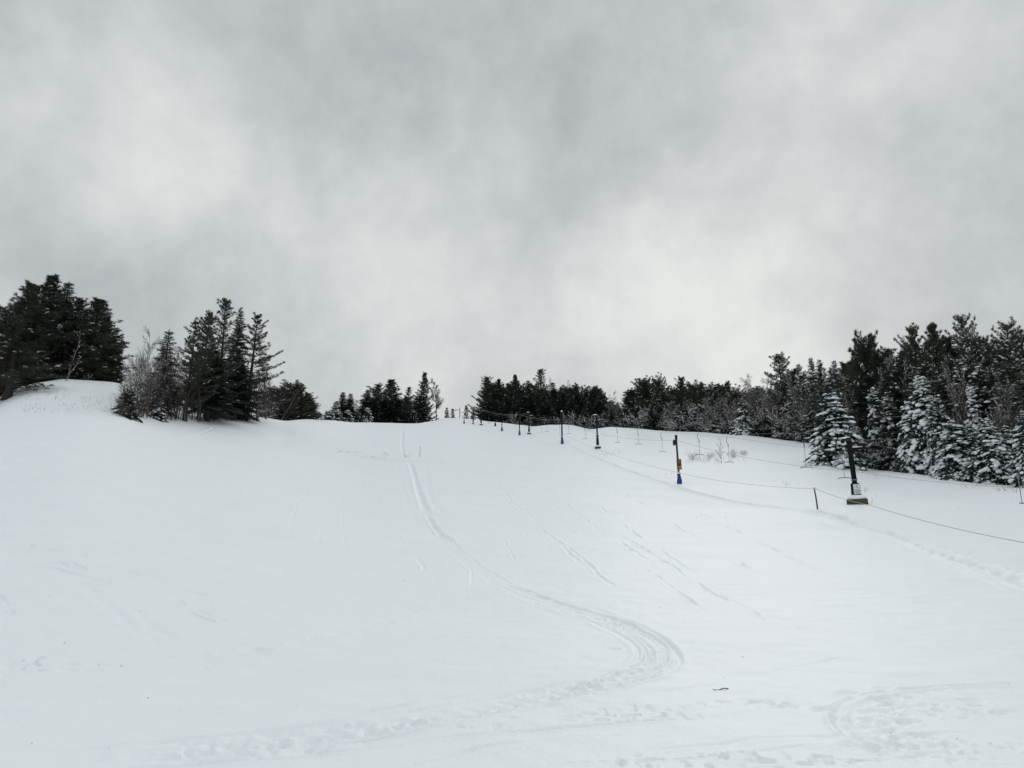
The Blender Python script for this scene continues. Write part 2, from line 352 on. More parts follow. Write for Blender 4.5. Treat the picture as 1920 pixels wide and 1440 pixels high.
# downhill ski lines
for k, (pts, w, dp) in enumerate([([(870,858),(885,868),(892,880)], .25, .07), ([(925,895),(945,922),(965,945),(992,970)], .2, .06), ([(1005,985),(1040,1010),(1062,1030)], .14, .045),
    ([(1040,1010),(1075,1034),(1098,1052),(1130,1085),(1160,1104)], .13, .045), ([(1150,997),(1190,1018),(1240,1050),(1300,1088)], .12, .045), ([(1300,1088),(1345,1118),(1395,1137)], .12, .05),
    ([(940,1004),(955,1030),(967,1055)], .1, .03), ([(640,870),(690,873)], .3, .04), ([(688,870),(680,905),(675,940)], .2, .05), ([(655,890),(640,940),(645,1000),(652,1060)], .16, .03),
    ([(735,985),(750,1010),(765,1035)], .12, .035), ([(960,830),(1000,850),(1060,880),(1130,910)], .25, .03), ([(900,850),(960,880),(1040,915)], .25, .025), ([(880,1062),(885,1080),(884,1105)], .1, .025),
    ([(45,1017),(70,1028),(105,1033),(195,1048)], .13, .05), ([(40,1058),(100,1067),(140,1077),(195,1090),(225,1098)], .15, .05), ([(105,1052),(130,1062)], .1, .045), ([(118,1050),(165,1070)], .09, .04),
    ([(315,1104),(345,1106),(395,1117)], .09, .05), ([(335,1124),(350,1136)], .08, .05), ([(365,1142),(402,1154)], .09, .05), ([(346,1146),(380,1157),(412,1170)], .09, .045),
    ([(150,1090),(220,1150),(310,1218)], .35, .03), ([(230,1125),(290,1180),(350,1215)], .35, .03), ([(0,1110),(14,1140),(26,1160)], .09, .05), ([(0,1271),(40,1265),(75,1258),(112,1257)], .10, .07),
    ([(1330,1105),(1380,1128),(1440,1165),(1490,1180)], .12, .03), ([(1200,1060),(1260,1100),(1330,1150)], .12, .03), ([(1600,1142),(1650,1152),(1690,1166)], .12, .04), ([(1440,1158),(1480,1163)], .1, .03),
    ([(60,834),(130,842),(200,842),(275,836)], .5, .10), ([(0,880),(40,872),(100,868)], .4, .10), ([(160,918),(200,917),(240,922)], .3, .10), ([(370,816),(405,800)], .4, .08), ([(30,835),(65,842)], .4, .1),
    ([(560,1395),(700,1370),(760,1360)], .1, .04), ([(490,1432),(560,1412),(640,1396),(760,1378)], .10, .05), ([(720,1448),(800,1427),(880,1407),(960,1392),(1040,1383)], .12, .07), ([(980,1384),(1100,1380),(1200,1378)], .08, .03),
    ([(880,1416),(960,1408),(1010,1404)], .07, .035), ([(1200,1395),(1320,1386)], .08, .05), ([(950,1438),(1150,1424),(1330,1420),(1500,1402),(1650,1398)], .09, .045), ([(1400,1440),(1560,1424),(1700,1418),(1900,1408)], .09, .045),
    ([(1000,1345),(1100,1342),(1250,1335),(1400,1322)], .09, .03), ([(1180,1352),(1300,1348),(1480,1326)], .08, .03), ([(1300,1334),(1420,1330),(1550,1318)], .08, .025), ([(900,1372),(1020,1360),(1150,1350)], .08, .03)]):
    g_ = ground(*pts[len(pts)//2]); nk = min(1, math.hypot(g_[0], g_[1])/24)**.8; rut(pts, w*.62*nk, dp*.85*nk**1.2, .45, .7, .2, .05, 30+k)
for k, pts in enumerate([[(905,842),(960,925),(1010,985),(1080,1050),(1180,1122)], [(1000,852),(1100,930),(1250,1040),(1420,1150)], [(960,850),(1040,930),(1150,1010),(1300,1100)], [(706,800),(700,870),(690,960),(700,1060)], [(660,800),(640,880),(610,960),(590,1050)],
    [(860,800),(890,860),(950,950),(1010,1030)], [(1080,870),(1180,930),(1330,1020),(1520,1130)], [(930,810),(1010,850),(1130,905),(1300,985)], [(820,800),(850,880),(890,980),(910,1060)], [(560,800),(500,880),(430,960)], [(1150,890),(1280,950),(1450,1030),(1620,1110)],
    [(600,870),(560,940),(540,1010)], [(1000,810),(1060,850),(1120,890),(1200,930)], [(745,1000),(790,1060),(860,1130)]]):
    rut(pts, .11, .045, .5, .6, .12, .10, 130+k, 5.)
for k, pts in enumerate([[(-20,1300),(300,1290),(700,1270),(1000,1235)], [(1920,1210),(1600,1230),(1300,1290),(900,1340)], [(-20,1365),(400,1350),(900,1300)], [(1900,1370),(1500,1385),(1200,1405)], [(-20,1180),(200,1170),(500,1150)]]):
    rut(pts, .06, .010, .5, .6, .1, .06, 150+k, 1.6)
for k, pts in enumerate([[(-40,1434),(300,1400),(640,1358),(960,1304),(1190,1262)], [(-40,1455),(400,1408),(760,1358),(1060,1306)], [(60,1442),(480,1418),(820,1374),(1120,1330)], [(200,1446),(620,1410),(900,1376),(1300,1345)], [(-20,1398),(300,1378),(620,1345),(900,1300)]]):
    rut(pts, .055, .026, .6, .5, .08, .05, 170+k, 6.)
# turning loop at the lower right
rut([(1935,1279),(1860,1281),(1790,1284),(1720,1291),(1660,1299),(1610,1309),(1580,1320),(1567,1334),(1566,1350),(1578,1370),(1605,1390),(1640,1407),(1690,1424)], .07, .028, .6, .3, .06, .02, 90)
sled([(1935,1290),(1800,1297),(1700,1306),(1635,1322),(1605,1345),(1625,1372),(1690,1398),(1780,1420)], .30, .02, .02, .05, 91, (), .02)
churn([(1560,1340),(1700,1330),(1820,1312)], .9, .03, 92); churn([(1620,1385),(1760,1400),(1935,1385)], .8, .028, 95)
churn([(1900,1430),(1500,1432),(1100,1436)], .5, .03, 98)
churn([(1000,1338),(860,1356),(700,1372),(520,1395),(300,1418)], .55, .028, 101); churn([(1250,1330),(1100,1345),(950,1365)], .5, .025, 104)
churn([(1500,1318),(1380,1322),(1250,1342)], .4, .03, 107); churn([(40,1232),(70,1245),(120,1252)], .45, .06, 110); churn([(1250,1245),(1215,1262),(1100,1300)], .5, .03, 113)
churn([(1360,1222),(1378,1232)], .25, .05, 116); churn([(860,1418),(1000,1400),(1200,1398)], .35, .035, 119)
steps([(120,1256),(200,1246),(270,1240),(340,1228),(420,1222),(500,1210),(560,1202),(640,1190),(720,1172),(780,1150),(815,1105),(824,1050)], .55, .11, .045, .08, 7)
for x, y, r, dp in [(479,1221,.24,.10),(415,1162,.12,.08),(246,1074,.2,.05),(470,1059,.09,.06),(1151,1216,.12,.07),(1596,1302,.16,.05),(1660,1292,.14,.05),(1822,1314,.14,.05),(1545,1331,.14,.06),(420,1406,.2,.05),(372,1411,.14,.06),(450,1405,.13,.06),
                    (676,1054,.12,.05),(640,1035,.12,.05),(604,1040,.1,.05),(820,1058,.1,.06),(1050,1278,.08,.06),(1210,1230,.08,.06),(1660,1308,.15,.06),(1690,1320,.16,.05),(1712,1325,.15,.06),(1636,1330,.13,.06),(1680,1355,.16,.05),(1610,1400,.16,.05)]:
    g = ground(x, y); dent(g[0], g[1], r, dp)
GZ += DZ
_V = np.stack([GX, GY, GZ], -1).reshape(-1, 3)
_i = (np.arange(ND-1)[:, None]*NA+np.arange(NA)[None]); _j = np.roll(_i, -1, axis=1)
_F = np.stack([_i, _j, _j+NA, _i+NA], -1).reshape(-1, 4)
_V = np.vstack([_V, [[0, 0, float(GZ[0].mean())]]])
_c3 = np.stack([np.full(NA, len(_V)-1), np.arange(NA), np.roll(np.arange(NA), -1)], -1)[:, ::-1]
link('snow_ground', make_mesh('snow_ground', _V, [_c3, _F], M['snow'], True), kind='structure')
# ------------------------------------------------------------------ trees: meshes of each kind
def _spray(seed, n=5, wid=.3):
    R = np.random.default_rng(seed); V = []; F = []
    def tri(a, b, c): k = len(V); V.extend([a, b, c]); F.append((k, k+1, k+2))
    for i in range(n):
        x = i/n+.02
        for sd in (-1, 1):
            l = wid*(1.05-.6*x)*R.uniform(.8, 1.2)
            tri((x-.07, 0, 0), (x+.09, 0, R.uniform(-.02, .02)), (x+.26, sd*l, R.uniform(-.16, .07)))
    tri((.82, -.06, 0), (.82, .06, 0), (1.12, 0, .02)); tri((0, 0, -.05), (0, 0, .05), (1, 0, 0)); tri((.25, 0, .0), (.6, 0, 0), (.5, .0, -.2))
    return np.array(V), np.array(F)
def _tuft(seed, n=16, spread=1.15):
    R = np.random.default_rng(seed); V = []; F = []
    for i in range(n):
        th = spread*math.sqrt(R.uniform(0, 1)); ph = i*2.399+R.uniform(-.4, .4)
        d = np.array([math.cos(th), math.sin(th)*math.cos(ph), math.sin(th)*math.sin(ph)]); l = R.uniform(.7, 1.05)
        p = np.cross(d, R.normal(size=3)); p /= np.linalg.norm(p)+1e-9; b = np.array([R.uniform(-.25, .25), 0, 0])
        k = len(V); V.extend([b+p*.05, b-p*.05, b+d*l]); F.append((k, k+1, k+2))
    return np.array(V), np.array(F)
def _lump(seed, nu=7, nv=4):
    """one soft pad of snow, flat underneath"""
    R = np.random.default_rng(seed); V = []; F = []
    for j in range(nv+1):
        ph = -math.pi/2+math.pi*j/nv
        for i in range(nu):
            th = 2*math.pi*i/nu; r = R.uniform(.75, 1.15); z = math.sin(ph)
            V.append((math.cos(ph)*math.cos(th)*r, math.cos(ph)*math.sin(th)*r, (z if z > 0 else z*.35)*R.uniform(.85, 1.15)))
    for j in range(nv):
        for i in range(nu): F.append((j*nu+i, j*nu+(i+1) % nu, (j+1)*nu+(i+1) % nu, (j+1)*nu+i))
    return np.array(V), np.array(F)
SPR = [_spray(i) for i in range(4)]; TUF = [_tuft(20+i) for i in range(4)]; LUM = [_lump(40+i) for i in range(5)]
def crown_parts(name, tr, cr, sn, mat, heavy, extra=()):
    P = [('trunk', tr.mesh(name+'_trunk', M['bark']))]+list(extra)
    if sn.n and not heavy:
        n3 = sum(len(f) for f in cr.f3); n4 = sum(len(f) for f in cr.f4); cr.add(np.concatenate(sn.v), [np.concatenate(sn.f4)]); me = cr.mesh(name+'_crown', [M[mat], M['tree_snow']])
        mi = np.zeros(len(me.polygons), np.int32); mi[n3+n4:] = 1; me.polygons.foreach_set('material_index', mi); me.polygons.foreach_set('use_smooth', mi.astype(bool)); return P+[('crown', me)]
    P.append(('crown', cr.mesh(name+'_crown', M[mat])))
    if sn.n: P.append(('snow_load', sn.mesh(name+'_snow', M['tree_snow'], True)))
    return P
class Scatter:
    def __init__(s): s.d = {}
    def put(s, key, p, x, u, sc, sy=None, sz=None): s.d.setdefault(key, []).append((*p, *x, *u, sc, sc if sy is None else sy, sc if sz is None else sz))
    def flush(s, mb, temps):
        for k, rows in s.d.items():
            a = np.array(rows); mb.inst(*temps[k], a[:, 0:3], a[:, 3:6], a[:, 6:9], a[:, 9], a[:, 10], a[:, 11])
UP = np.array([0, 0, 1.])
def trunk_mesh(mb, H, r, R, lean=.01, n=8):
    z = np.linspace(-.6, H, 14); x = lean*H*np.sin(z/H*3+R.uniform(0, 6))*.6; y = lean*H*np.sin(z/H*2.3+R.uniform(0, 6))*.6
    rr = r*(1-.93*np.clip(z/H, 0, 1))*(1+.45*np.exp(-np.clip(z, 0, None)/.5)); P = np.stack([x-x[1], y-y[1], z], 1); mb.tube(P, rr, n)
    return lambda h: np.array([np.interp(h, z, P[:, 0]), np.interp(h, z, P[:, 1]), h])
def make_spruce(name, seed, H, Rr, droop=.35, snow=0., mat='spruce', z0=.05, powr=.8, dens=1., ragged=.15, fine=1.):
    R = np.random.default_rng(seed); tr = MB(); ax = trunk_mesh(tr, H, .016*H+.03, R); cr = MB(); wd = MB(); sn = MB(); S = Scatter(); L = Scatter()
    z = z0*H; P0 = []; P1 = []; r0 = []
    while z < H-.12:
        t = (z-z0*H)/(H*(1-z0)); n = max(4, int((5.5+3*(1-t))*dens)); a0 = R.uniform(0, 6.28); lay = R.uniform(.86, 1.1)
        for k in range(n):
            a = a0+k*6.283/n+R.normal(0, .28); l = (Rr*(1-t)**powr*R.normal(1, ragged)*lay+.14)
            if l < .1: continue
            if R.random() < .05: l *= .55
            heavy = snow > .5; p = ax(np.clip(z+R.uniform(-.12, .12)*(3.5 if heavy else 1), 0, H-.1)); dh = np.array([math.cos(a), math.sin(a), 0]); side = np.array([-math.sin(a), math.cos(a), 0])
            up0 = .55*t**1.5-.25*droop*(1-t)+R.normal(0, .18 if heavy else .07); m = max(3, int(l/.2)+1); q0 = p; sag = droop*(1.1-t)*(R.uniform(.55, 1.7) if heavy else R.uniform(.7, 1.25))*(1+.6*snow)
            keep = R.choice([.2, .55, .9, 1.1, 1.35])
            for i in range(1, m+1):
                s = i/m; q = p+dh*l*s*(1-.08*s)+UP*(l*(up0*s-sag*.95*s*s+.22*sag*s**4))
                d = (q-q0); d = d/(np.linalg.norm(d)+1e-9)
                P0.append(q0); P1.append(q); r0.append(.012+.028*(1-s)*l/Rr)
                if s > .12:
                    tw = (.24+.42*l*(1-s)**.75*.5+.16*(1-t))*R.uniform(.8, 1.2)*fine
                    for sd in (-1, 1):
                        x = d*.62+side*sd*.8+UP*R.normal(-.12, .12); S.put(int(R.integers(4)), q0+(q-q0)*R.random(), x, UP+side*R.normal(0, .5)+dh*R.normal(0, .5), tw)
                    if R.random() < .8: S.put(int(R.integers(4)), q, d+UP*R.normal(-.25, .2)+side*R.normal(0, .3), UP+R.normal(0, .5, 3), tw*.95)
                    if snow > .3:
                        for _ in range(int(R.random() < snow*(.15+.7*s)*min(keep, 1))+int(R.random() < snow*.5*keep*s)):
                            bl = R.uniform(.06, .17)*(1+.35*(1-t))*(1.2 if s > .6 else .8)*keep
                            L.put(int(R.integers(5)), q+UP*.05+side*R.normal(0, .13*l)-d*R.uniform(0, .2), d*1.0+side*R.normal(0, .5)-UP*R.uniform(0, .8)*s, UP+dh*.6, bl*R.uniform(1.0, 1.6), bl*R.uniform(.8, 1.2), bl*R.uniform(.6, .95))
                        for _ in range(2):
                            if R.random() < snow*.42*keep:
                                o = side*R.uniform(-1, 1)*tw*.85; bl = R.uniform(.04, .11); L.put(int(R.integers(5)), q+o+UP*.03-UP*.1*np.linalg.norm(o), d+side*R.normal(0, .8), UP, bl*1.6, bl, bl*.6)
                    elif R.random() < snow*.6: 
                        bl = R.uniform(.06, .17); L.put(int(R.integers(5)), q+UP*.03, d, UP, bl*1.5, bl, bl*.55)
                q0 = q
        z += R.uniform(.24, .4)*(1.15-.45*t)*(H/12)**.35/max(dens, .6)**.5
    S.put(0, ax(H-.25), UP, dh, .45); S.put(1, ax(H-.35), UP+dh*.3, side, .4)
    cr.segs(P0, P1, r0, np.array(r0)*.75); S.flush(cr, SPR); L.flush(sn, LUM)
    return crown_parts(name, tr, cr, sn, mat, snow > .6), H, Rr
def make_pine(name, seed, H, Rr, z0=.18, gap=.75, nb=5, snow=.04, dens=1., flat=.5, ragged=.3, topw=.35, pw=.72):
    """white pine: whorls of long limbs, tufts at their outer half, uneven outline"""
    R = np.random.default_rng(seed); tr = MB(); ax = trunk_mesh(tr, H, .018*H+.04, R, .014); cr = MB(); wd = MB(); sn = MB(); S = Scatter(); L = Scatter(); P0 = []; P1 = []; r0 = []; r1 = []
    z = z0*H
    while z < H-.25:
        t = (z-z0*H)/(H*(1-z0)); n = max(3, nb+int(R.integers(-1, 2))); a0 = R.uniform(0, 6.28)
        prof = (topw*.35+(1-topw*.35)*(1-t)**pw)*(.62+.38*min(1, t/.25))
        for k in range(n):
            a = a0+k*6.283/n+R.normal(0, .3); l = Rr*prof*max(.35, R.normal(.95, ragged)); l = max(l, .3+.25*(1-t))
            dh = np.array([math.cos(a), math.sin(a), 0]); side = np.array([-math.sin(a), math.cos(a), 0]); p = ax(z+R.uniform(-.2, .2))
            el = (.05+.85*t**1.6)*(1-.25*flat)+R.normal(0, .08); m = max(3, int(l/.34)); q0 = p; bend = R.uniform(.05, .22)*(1+.3*t); sw = R.normal(0, .12)
            for i in range(1, m+1):
                s = i/m; q = p+(dh+side*sw*s)*l*s*math.cos(el)+UP*(l*s*math.sin(el)+bend*l*s*s-.10*l*(1-t)*math.sin(s*3.14)); d = q-q0; d /= np.linalg.norm(d)+1e-9
                P0.append(q0); P1.append(q); r0.append(.015+.05*(1-s)*l/4); r1.append(.012+.05*(1-s-1/m if i < m else 0)*l/4)
                if s > .22:
                    for sd in (-1, 1):
                        bl = (.32+.36*l*(1-s)**.6)*R.uniform(.55, 1.15)*.8
                        if R.random() > .93*dens+.1: continue
                        x = d*.7+side*sd*.75+UP*R.uniform(.0, .28); x /= np.linalg.norm(x); b0 = q0+(q-q0)*R.random(); b1 = b0+x*bl
                        P0.append(b0); P1.append(b1); r0.append(.014); r1.append(.008)
                        nt = max(1, int(bl/.2*dens))
                        for j in range(nt):
                            u = 1-(j+R.uniform(0, .6))/nt*.75; c = b0+x*bl*u
                            S.put(int(R.integers(4)), c, x*.8+UP*R.uniform(.15, .55)+R.normal(0, .25, 3), R.normal(0, 1, 3), R.uniform(.25, .4))
                            if R.random() < snow: h = R.uniform(.08, .2); L.put(int(R.integers(5)), c+UP*.08, x, UP, h*1.7, h, h*.5)
                        if R.random() < snow*.5: h = R.uniform(.09, .2); L.put(int(R.integers(5)), b0+x*bl*.6+UP*.1, x, UP, h*2, h, h*.5)
                    S.put(int(R.integers(4)), q, d+UP*.3, R.normal(0, 1, 3), R.uniform(.3, .42))
                q0 = q
            for _ in range(3): S.put(int(R.integers(4)), q0+R.normal(0, .08, 3), d+UP*.35+R.normal(0, .2, 3), R.normal(0, 1, 3), R.uniform(.3, .42))
        z += gap*R.uniform(.75, 1.25)*(1.1-.5*t)
    for j in range(10): S.put(j % 4, ax(H-.08*j), UP+R.normal(0, .35, 3), R.normal(0, 1, 3), .36)
    # dead stubs under the crown
    for j in range(10):
        h = R.uniform(.06, z0+.08)*H; a = R.uniform(0, 6.28); p = ax(h); P0.append(p); P1.append(p+np.array([math.cos(a), math.sin(a), R.uniform(-.2, .3)])*R.uniform(.4, 1.6)); r0.append(.022); r1.append(.008)
    wd.segs(P0, P1, r0, r1); S.flush(cr, TUF); L.flush(sn, LUM)
    return crown_parts(name, tr, cr, sn, 'pine', False, [('branches', wd.mesh(name+'_branches', M['bark']))]), H, Rr
def make_bare(name, seed, H, Rr, stems=1, snow=0., mat='greybark', twig='twig', asc=.75, z0=.2, levels=4, rad=.011, nchild=9, twigr=.011, leaves=None, lean=0.):
    """leafless tree: stems, ascending limbs, twigs; snow lies along the limbs"""
    R = np.random.default_rng(seed); A = [[], [], [], []]; B = [[], [], [], []]; SN = [[], [], [], []]; LV = Scatter()
    def seg(p, q, ra, rb, lv):
        T = A if lv < 1 else B
        for l, v in zip(T, (p, q, ra, rb)): l.append(v)
        d = q-p; hz = math.hypot(d[0], d[1])/(np.linalg.norm(d)+1e-9)
        if snow and hz > .3 and R.random() < snow*(1.2-.28*lv):
            o = UP*(ra*.8+.008); w = .011+.55*ra+R.uniform(0, .009)
            for l, v in zip(SN, (p+o, q+o, w*1.15, w*.85)): l.append(v)
    def grow(p, d, l, r, lv):
        n = max(2, int(l/(.5 if lv < 2 else .3))); n = min(n, 9 if lv else 14); pts = [p]; q = p; dd = d/np.linalg.norm(d)
        for i in range(n):
            dd = dd+R.normal(0, .11 if lv else .05, 3)+UP*(.07*asc if lv else .05); dd /= np.linalg.norm(dd); q2 = q+dd*l/n
            ra = r*(1-.8*i/n); rb = r*(1-.8*(i+1)/n); seg(q, q2, max(ra, twigr*.6), max(rb, twigr*.5), lv); q = q2; pts.append(q)
        if leaves and lv >= 2:
            for c in pts[1:]:
                if R.random() < leaves: LV.put(int(R.integers(4)), c, R.normal(0, 1, 3)-UP*.5, R.normal(0, 1, 3), R.uniform(.12, .2))
        if lv >= levels-1: return
        m = nchild if lv == 0 else max(3, int(nchild*(.72 if lv == 1 else .5)*min(1, l/1.2+.3)))
        for k in range(m):
            u = (z0+(1-z0)*(k+R.random())/m) if lv == 0 else (.15+.85*(k+R.random())/m); i = min(int(u*n), n-1); c = pts[i]+(pts[i+1]-pts[i])*(u*n-i)
            ax_ = pts[i+1]-pts[i]; ax_ /= np.linalg.norm(ax_); s = np.cross(ax_, R.normal(size=3)); s /= np.linalg.norm(s)+1e-9
            an = (1.05-.45*asc)*R.uniform(.75, 1.2); nd = ax_*math.cos(an)+s*math.sin(an)
            if lv == 0: cl = min(Rr*1.25, (1-u*.72)*Rr*1.35)*R.uniform(.7, 1.15)
            else: cl = l*(.62-.3*u)*R.uniform(.6, 1.2)
            grow(c, nd, cl, max(r*(1-.8*u)*.55, twigr), lv+1)
    for s_ in range(stems):
        a = s_*6.283/max(stems, 1)+R.uniform(0, 1); o = np.array([math.cos(a), math.sin(a), 0])*(0 if stems == 1 else R.uniform(.1, .35)*Rr*.5)
        d = UP+np.array([math.cos(a), math.sin(a), 0])*(0 if stems == 1 else R.uniform(.05, .35))+np.array([lean, 0, 0])
        grow(o-UP*.3, d, H*(1 if s_ == 0 else R.uniform(.6, .95))*.93, rad*H*(1 if stems == 1 else .6)+.015, 0)
    t = MB(); t.segs(*A, n=5); b = MB(); b.segs(*B, n=3)
    nb = sum(len(f) for f in b.f4)
    if SN[0]: b.segs(*SN, n=5)
    me = b.mesh(name+'_twigs', [M[twig], M['tree_snow']]); mi = np.zeros(len(me.polygons), np.int32); mi[nb:] = 1; me.polygons.foreach_set('material_index', mi)
    parts = [('trunk', t.mesh(name+'_trunk', M[mat])), ('twigs', me)]
    if LV.d: q = MB(); LV.flush(q, TUF); parts.append(('dead_leaves', q.mesh(name+'_leaves', M['leaf'])))
    return parts, H, Rr
K = {}
K['pine'] = [make_pine('pine', 101, 17, 4.1, .08, .62, 6, .02, 1.15, .5, .3, .2, .85), make_pine('pine', 102, 17, 4.0, .06, .6, 6, .03, 1.15, .4, .32, .1, .9), make_pine('pine', 103, 17, 4.3, .10, .66, 6, .025, 1.1, .5, .33, .4, .8)]
K['openpine'] = [make_pine('open_pine', 111, 18, 3.9, .18, 1.05, 5, .02, 1.05, .9, .36, .1, .75), make_pine('open_pine', 112, 18, 4.2, .16, 1.15, 5, .02, 1.05, 1.0, .38, .1, .72)]
K['snowpine'] = [make_pine('snowy_pine', 121, 17, 4.2, .10, .9, 5, .16, 1.15, 1.1, .34, .15, .6), make_pine('snowy_pine', 122, 17, 4.5, .12, .95, 6, .2, 1.15, 1.1, .34, .2, .55)]
K['clumppine'] = [make_pine('clump_pine', 141, 17, 4.0, .14, .75, 6, .02, 1.1, .7, .34, .1, .7), make_pine('clump_pine', 142, 17, 4.0, .17, .75, 6, .02, 1.1, .7, .36, .1, .66)]
K['roundpine'] = [make_pine('round_pine', 131, 11, 3.9, .04, .5, 7, .015, 1.2, .3, .18, 1.0), make_pine('round_pine', 132, 11, 4.2, .05, .52, 7, .05, 1.1, .3, .2, 1.0)]
K['spruce'] = [make_spruce('spruce', 201, 14, 2.5, .3, .05, 'spruce'), make_spruce('spruce', 202, 14, 2.8, .4, .08, 'spruce', ragged=.2), make_spruce('spruce', 203, 13, 2.3, .25, .12, 'spruce', powr=.9)]
K['thinspruce'] = [make_spruce('thin_spruce', 211, 13, 1.7, .3, .06, 'spruce', z0=.1, dens=.62, ragged=.3)]
K['hemlock'] = [make_spruce('hemlock', 221, 13, 3.4, .22, .10, 'spruce', z0=.04, powr=.55, ragged=.2), make_spruce('hemlock', 222, 13, 3.2, .28, .18, 'spruce', powr=.5, ragged=.22)]
K['clumphemlock'] = [make_spruce('hemlock', 225, 12, 3.2, .3, .12, 'spruce', z0=.17, powr=.5, ragged=.28)]
K['snowspruce'] = [make_spruce('snowy_spruce', 231, 10, 2.6, .95, .8, 'blue', z0=.02, powr=.62, dens=1.35, ragged=.14), make_spruce('snowy_spruce', 232, 10, 2.4, 1.05, .95, 'blue', z0=.02, powr=.7, dens=1.3), make_spruce('snowy_spruce', 233, 10, 2.3, 1.0, .7, 'blue', z0=.02, powr=.7, dens=1.3)]
K['dustspruce'] = [make_spruce('dusted_spruce', 241, 12, 2.6, .35, .42, 'spruce', powr=.7), make_spruce('dusted_spruce', 242, 12, 2.8, .4, .36, 'spruce', powr=.65, ragged=.2)]
K['bare'] = [make_bare('bare_tree', 301, 13, 3.0, 1, 0, asc=.9, nchild=17, twigr=.013), make_bare('bare_tree', 302, 13, 3.4, 2, 0, asc=.85, nchild=14, twigr=.013), make_bare('bare_tree', 303, 13, 2.6, 1, .1, asc=.95, nchild=18, twigr=.013)]
K['lonebare'] = [make_bare('lone_bare_tree', 305, 13, 2.7, 1, 0, 'bark', 'twig', asc=.75, nchild=22, z0=.22, rad=.014, twigr=.02)]
K['widebare'] = [make_bare('wide_bare_tree', 311, 13, 4.6, 2, .2, 'greybark', 'greybark', asc=.55, nchild=15, levels=4, twigr=.019), make_bare('wide_bare_tree', 312, 13, 5.0, 3, .25, 'greybark', 'greybark', asc=.6, nchild=13, twigr=.019)]
K['fanbare'] = [make_bare('fan_bare_tree', 315, 13, 4.4, 4, .15, 'greybark', 'greybark', asc=.75, nchild=13, levels=4, twigr=.02, rad=.010), make_bare('fan_bare_tree', 316, 13, 4.2, 3, .15, 'greybark', 'greybark', asc=.7, nchild=15, levels=4, twigr=.02, rad=.010)]
K['sapling'] = [make_bare('sapling', 321, 9, 1.3, 1, 0, asc=.9, nchild=9, levels=3, rad=.008), make_bare('sapling', 322, 9, 1.6, 1, 0, asc=.85, nchild=10, levels=3, rad=.009), make_bare('sapling', 323, 9, 1.5, 2, 0, asc=.9, nchild=8, levels=3, rad=.009)]
K['brush'] = [make_bare('brush', 325, 9, 2.2, 4, .04, 'twig', 'twig', asc=.85, z0=.1, nchild=12, levels=4, rad=.008, twigr=.014), make_bare('brush', 326, 9, 2.4, 5, .04, 'greybark', 'twig', asc=.8, z0=.12, nchild=11, levels=4, rad=.008, twigr=.014)]
K['birch'] = [make_bare('birch', 331, 10, 2.0, 1, .2, 'palebark', 'twig', asc=.8, nchild=8, levels=3, rad=.0055, z0=.35)]
K['thicket'] = [make_bare('thicket', 341, 5.5, 2.8, 4, .42, 'twig', 'twig', asc=.4, z0=.08, nchild=6, levels=4, rad=.011, twigr=.014), make_bare('thicket', 342, 5.5, 3.2, 4, .5, 'twig', 'twig', asc=.35, z0=.06, nchild=6, levels=4, rad=.012, twigr=.014), make_bare('thicket', 343, 7, 3.0, 3, .4, 'twig', 'twig', asc=.5, z0=.1, nchild=7, levels=4, rad=.011, twigr=.014)]
K['beech'] = [make_bare('beech', 351, 3.4, 1.3, 3, .05, asc=.6, z0=.1, nchild=8, levels=3, rad=.008, leaves=.75)]
K['lowfir'] = [make_spruce('low_fir', 361, 4, 1.9, .45, .3, 'spruce', z0=.02, powr=.6), make_spruce('low_fir', 362, 4, 2.0, .5, .55, 'spruce', z0=.02, powr=.55)]
K['shrub'] = [make_bare('shrub', 371, 3.2, .9, 1, .0, asc=.85, z0=.1, nchild=12, levels=3, rad=.006, twigr=.012), make_bare('shrub', 372, 1.5, 1.1, 5, .1, asc=.5, z0=.1, nchild=5, levels=3, rad=.007, twigr=.011)]
KN = dict(pine=('white_pine', 'pine tree'), openpine=('white_pine', 'pine tree'), snowpine=('snowy_pine', 'pine tree'), clumppine=('white_pine', 'pine tree'), clumphemlock=('hemlock_tree', 'hemlock tree'), roundpine=('round_pine', 'pine tree'), spruce=('spruce_tree', 'spruce tree'), thinspruce=('spruce_tree', 'spruce tree'),
          hemlock=('hemlock_tree', 'hemlock tree'), snowspruce=('snowy_spruce', 'spruce tree'), dustspruce=('spruce_tree', 'spruce tree'), bare=('bare_tree', 'bare tree'), lonebare=('bare_tree', 'bare tree'), widebare=('bare_tree', 'bare tree'), sapling=('sapling', 'sapling'),
          birch=('birch_tree', 'birch tree'), thicket=('snowy_bush', 'bush'), fanbare=('bare_tree', 'bare tree'), brush=('bare_tree', 'bare tree'), beech=('beech_sapling', 'sapling'), lowfir=('low_fir', 'fir tree'), shrub=('bare_shrub', 'shrub'))
CON = {'pine', 'openpine', 'snowpine', 'spruce', 'thinspruce', 'hemlock', 'dustspruce', 'roundpine', 'clumppine', 'clumphemlock'}
_cnt = {}
def crest_d(px):
    a, _ = pix_ae(px, 800); return float(np.interp(float(a), AZT, DC_T))
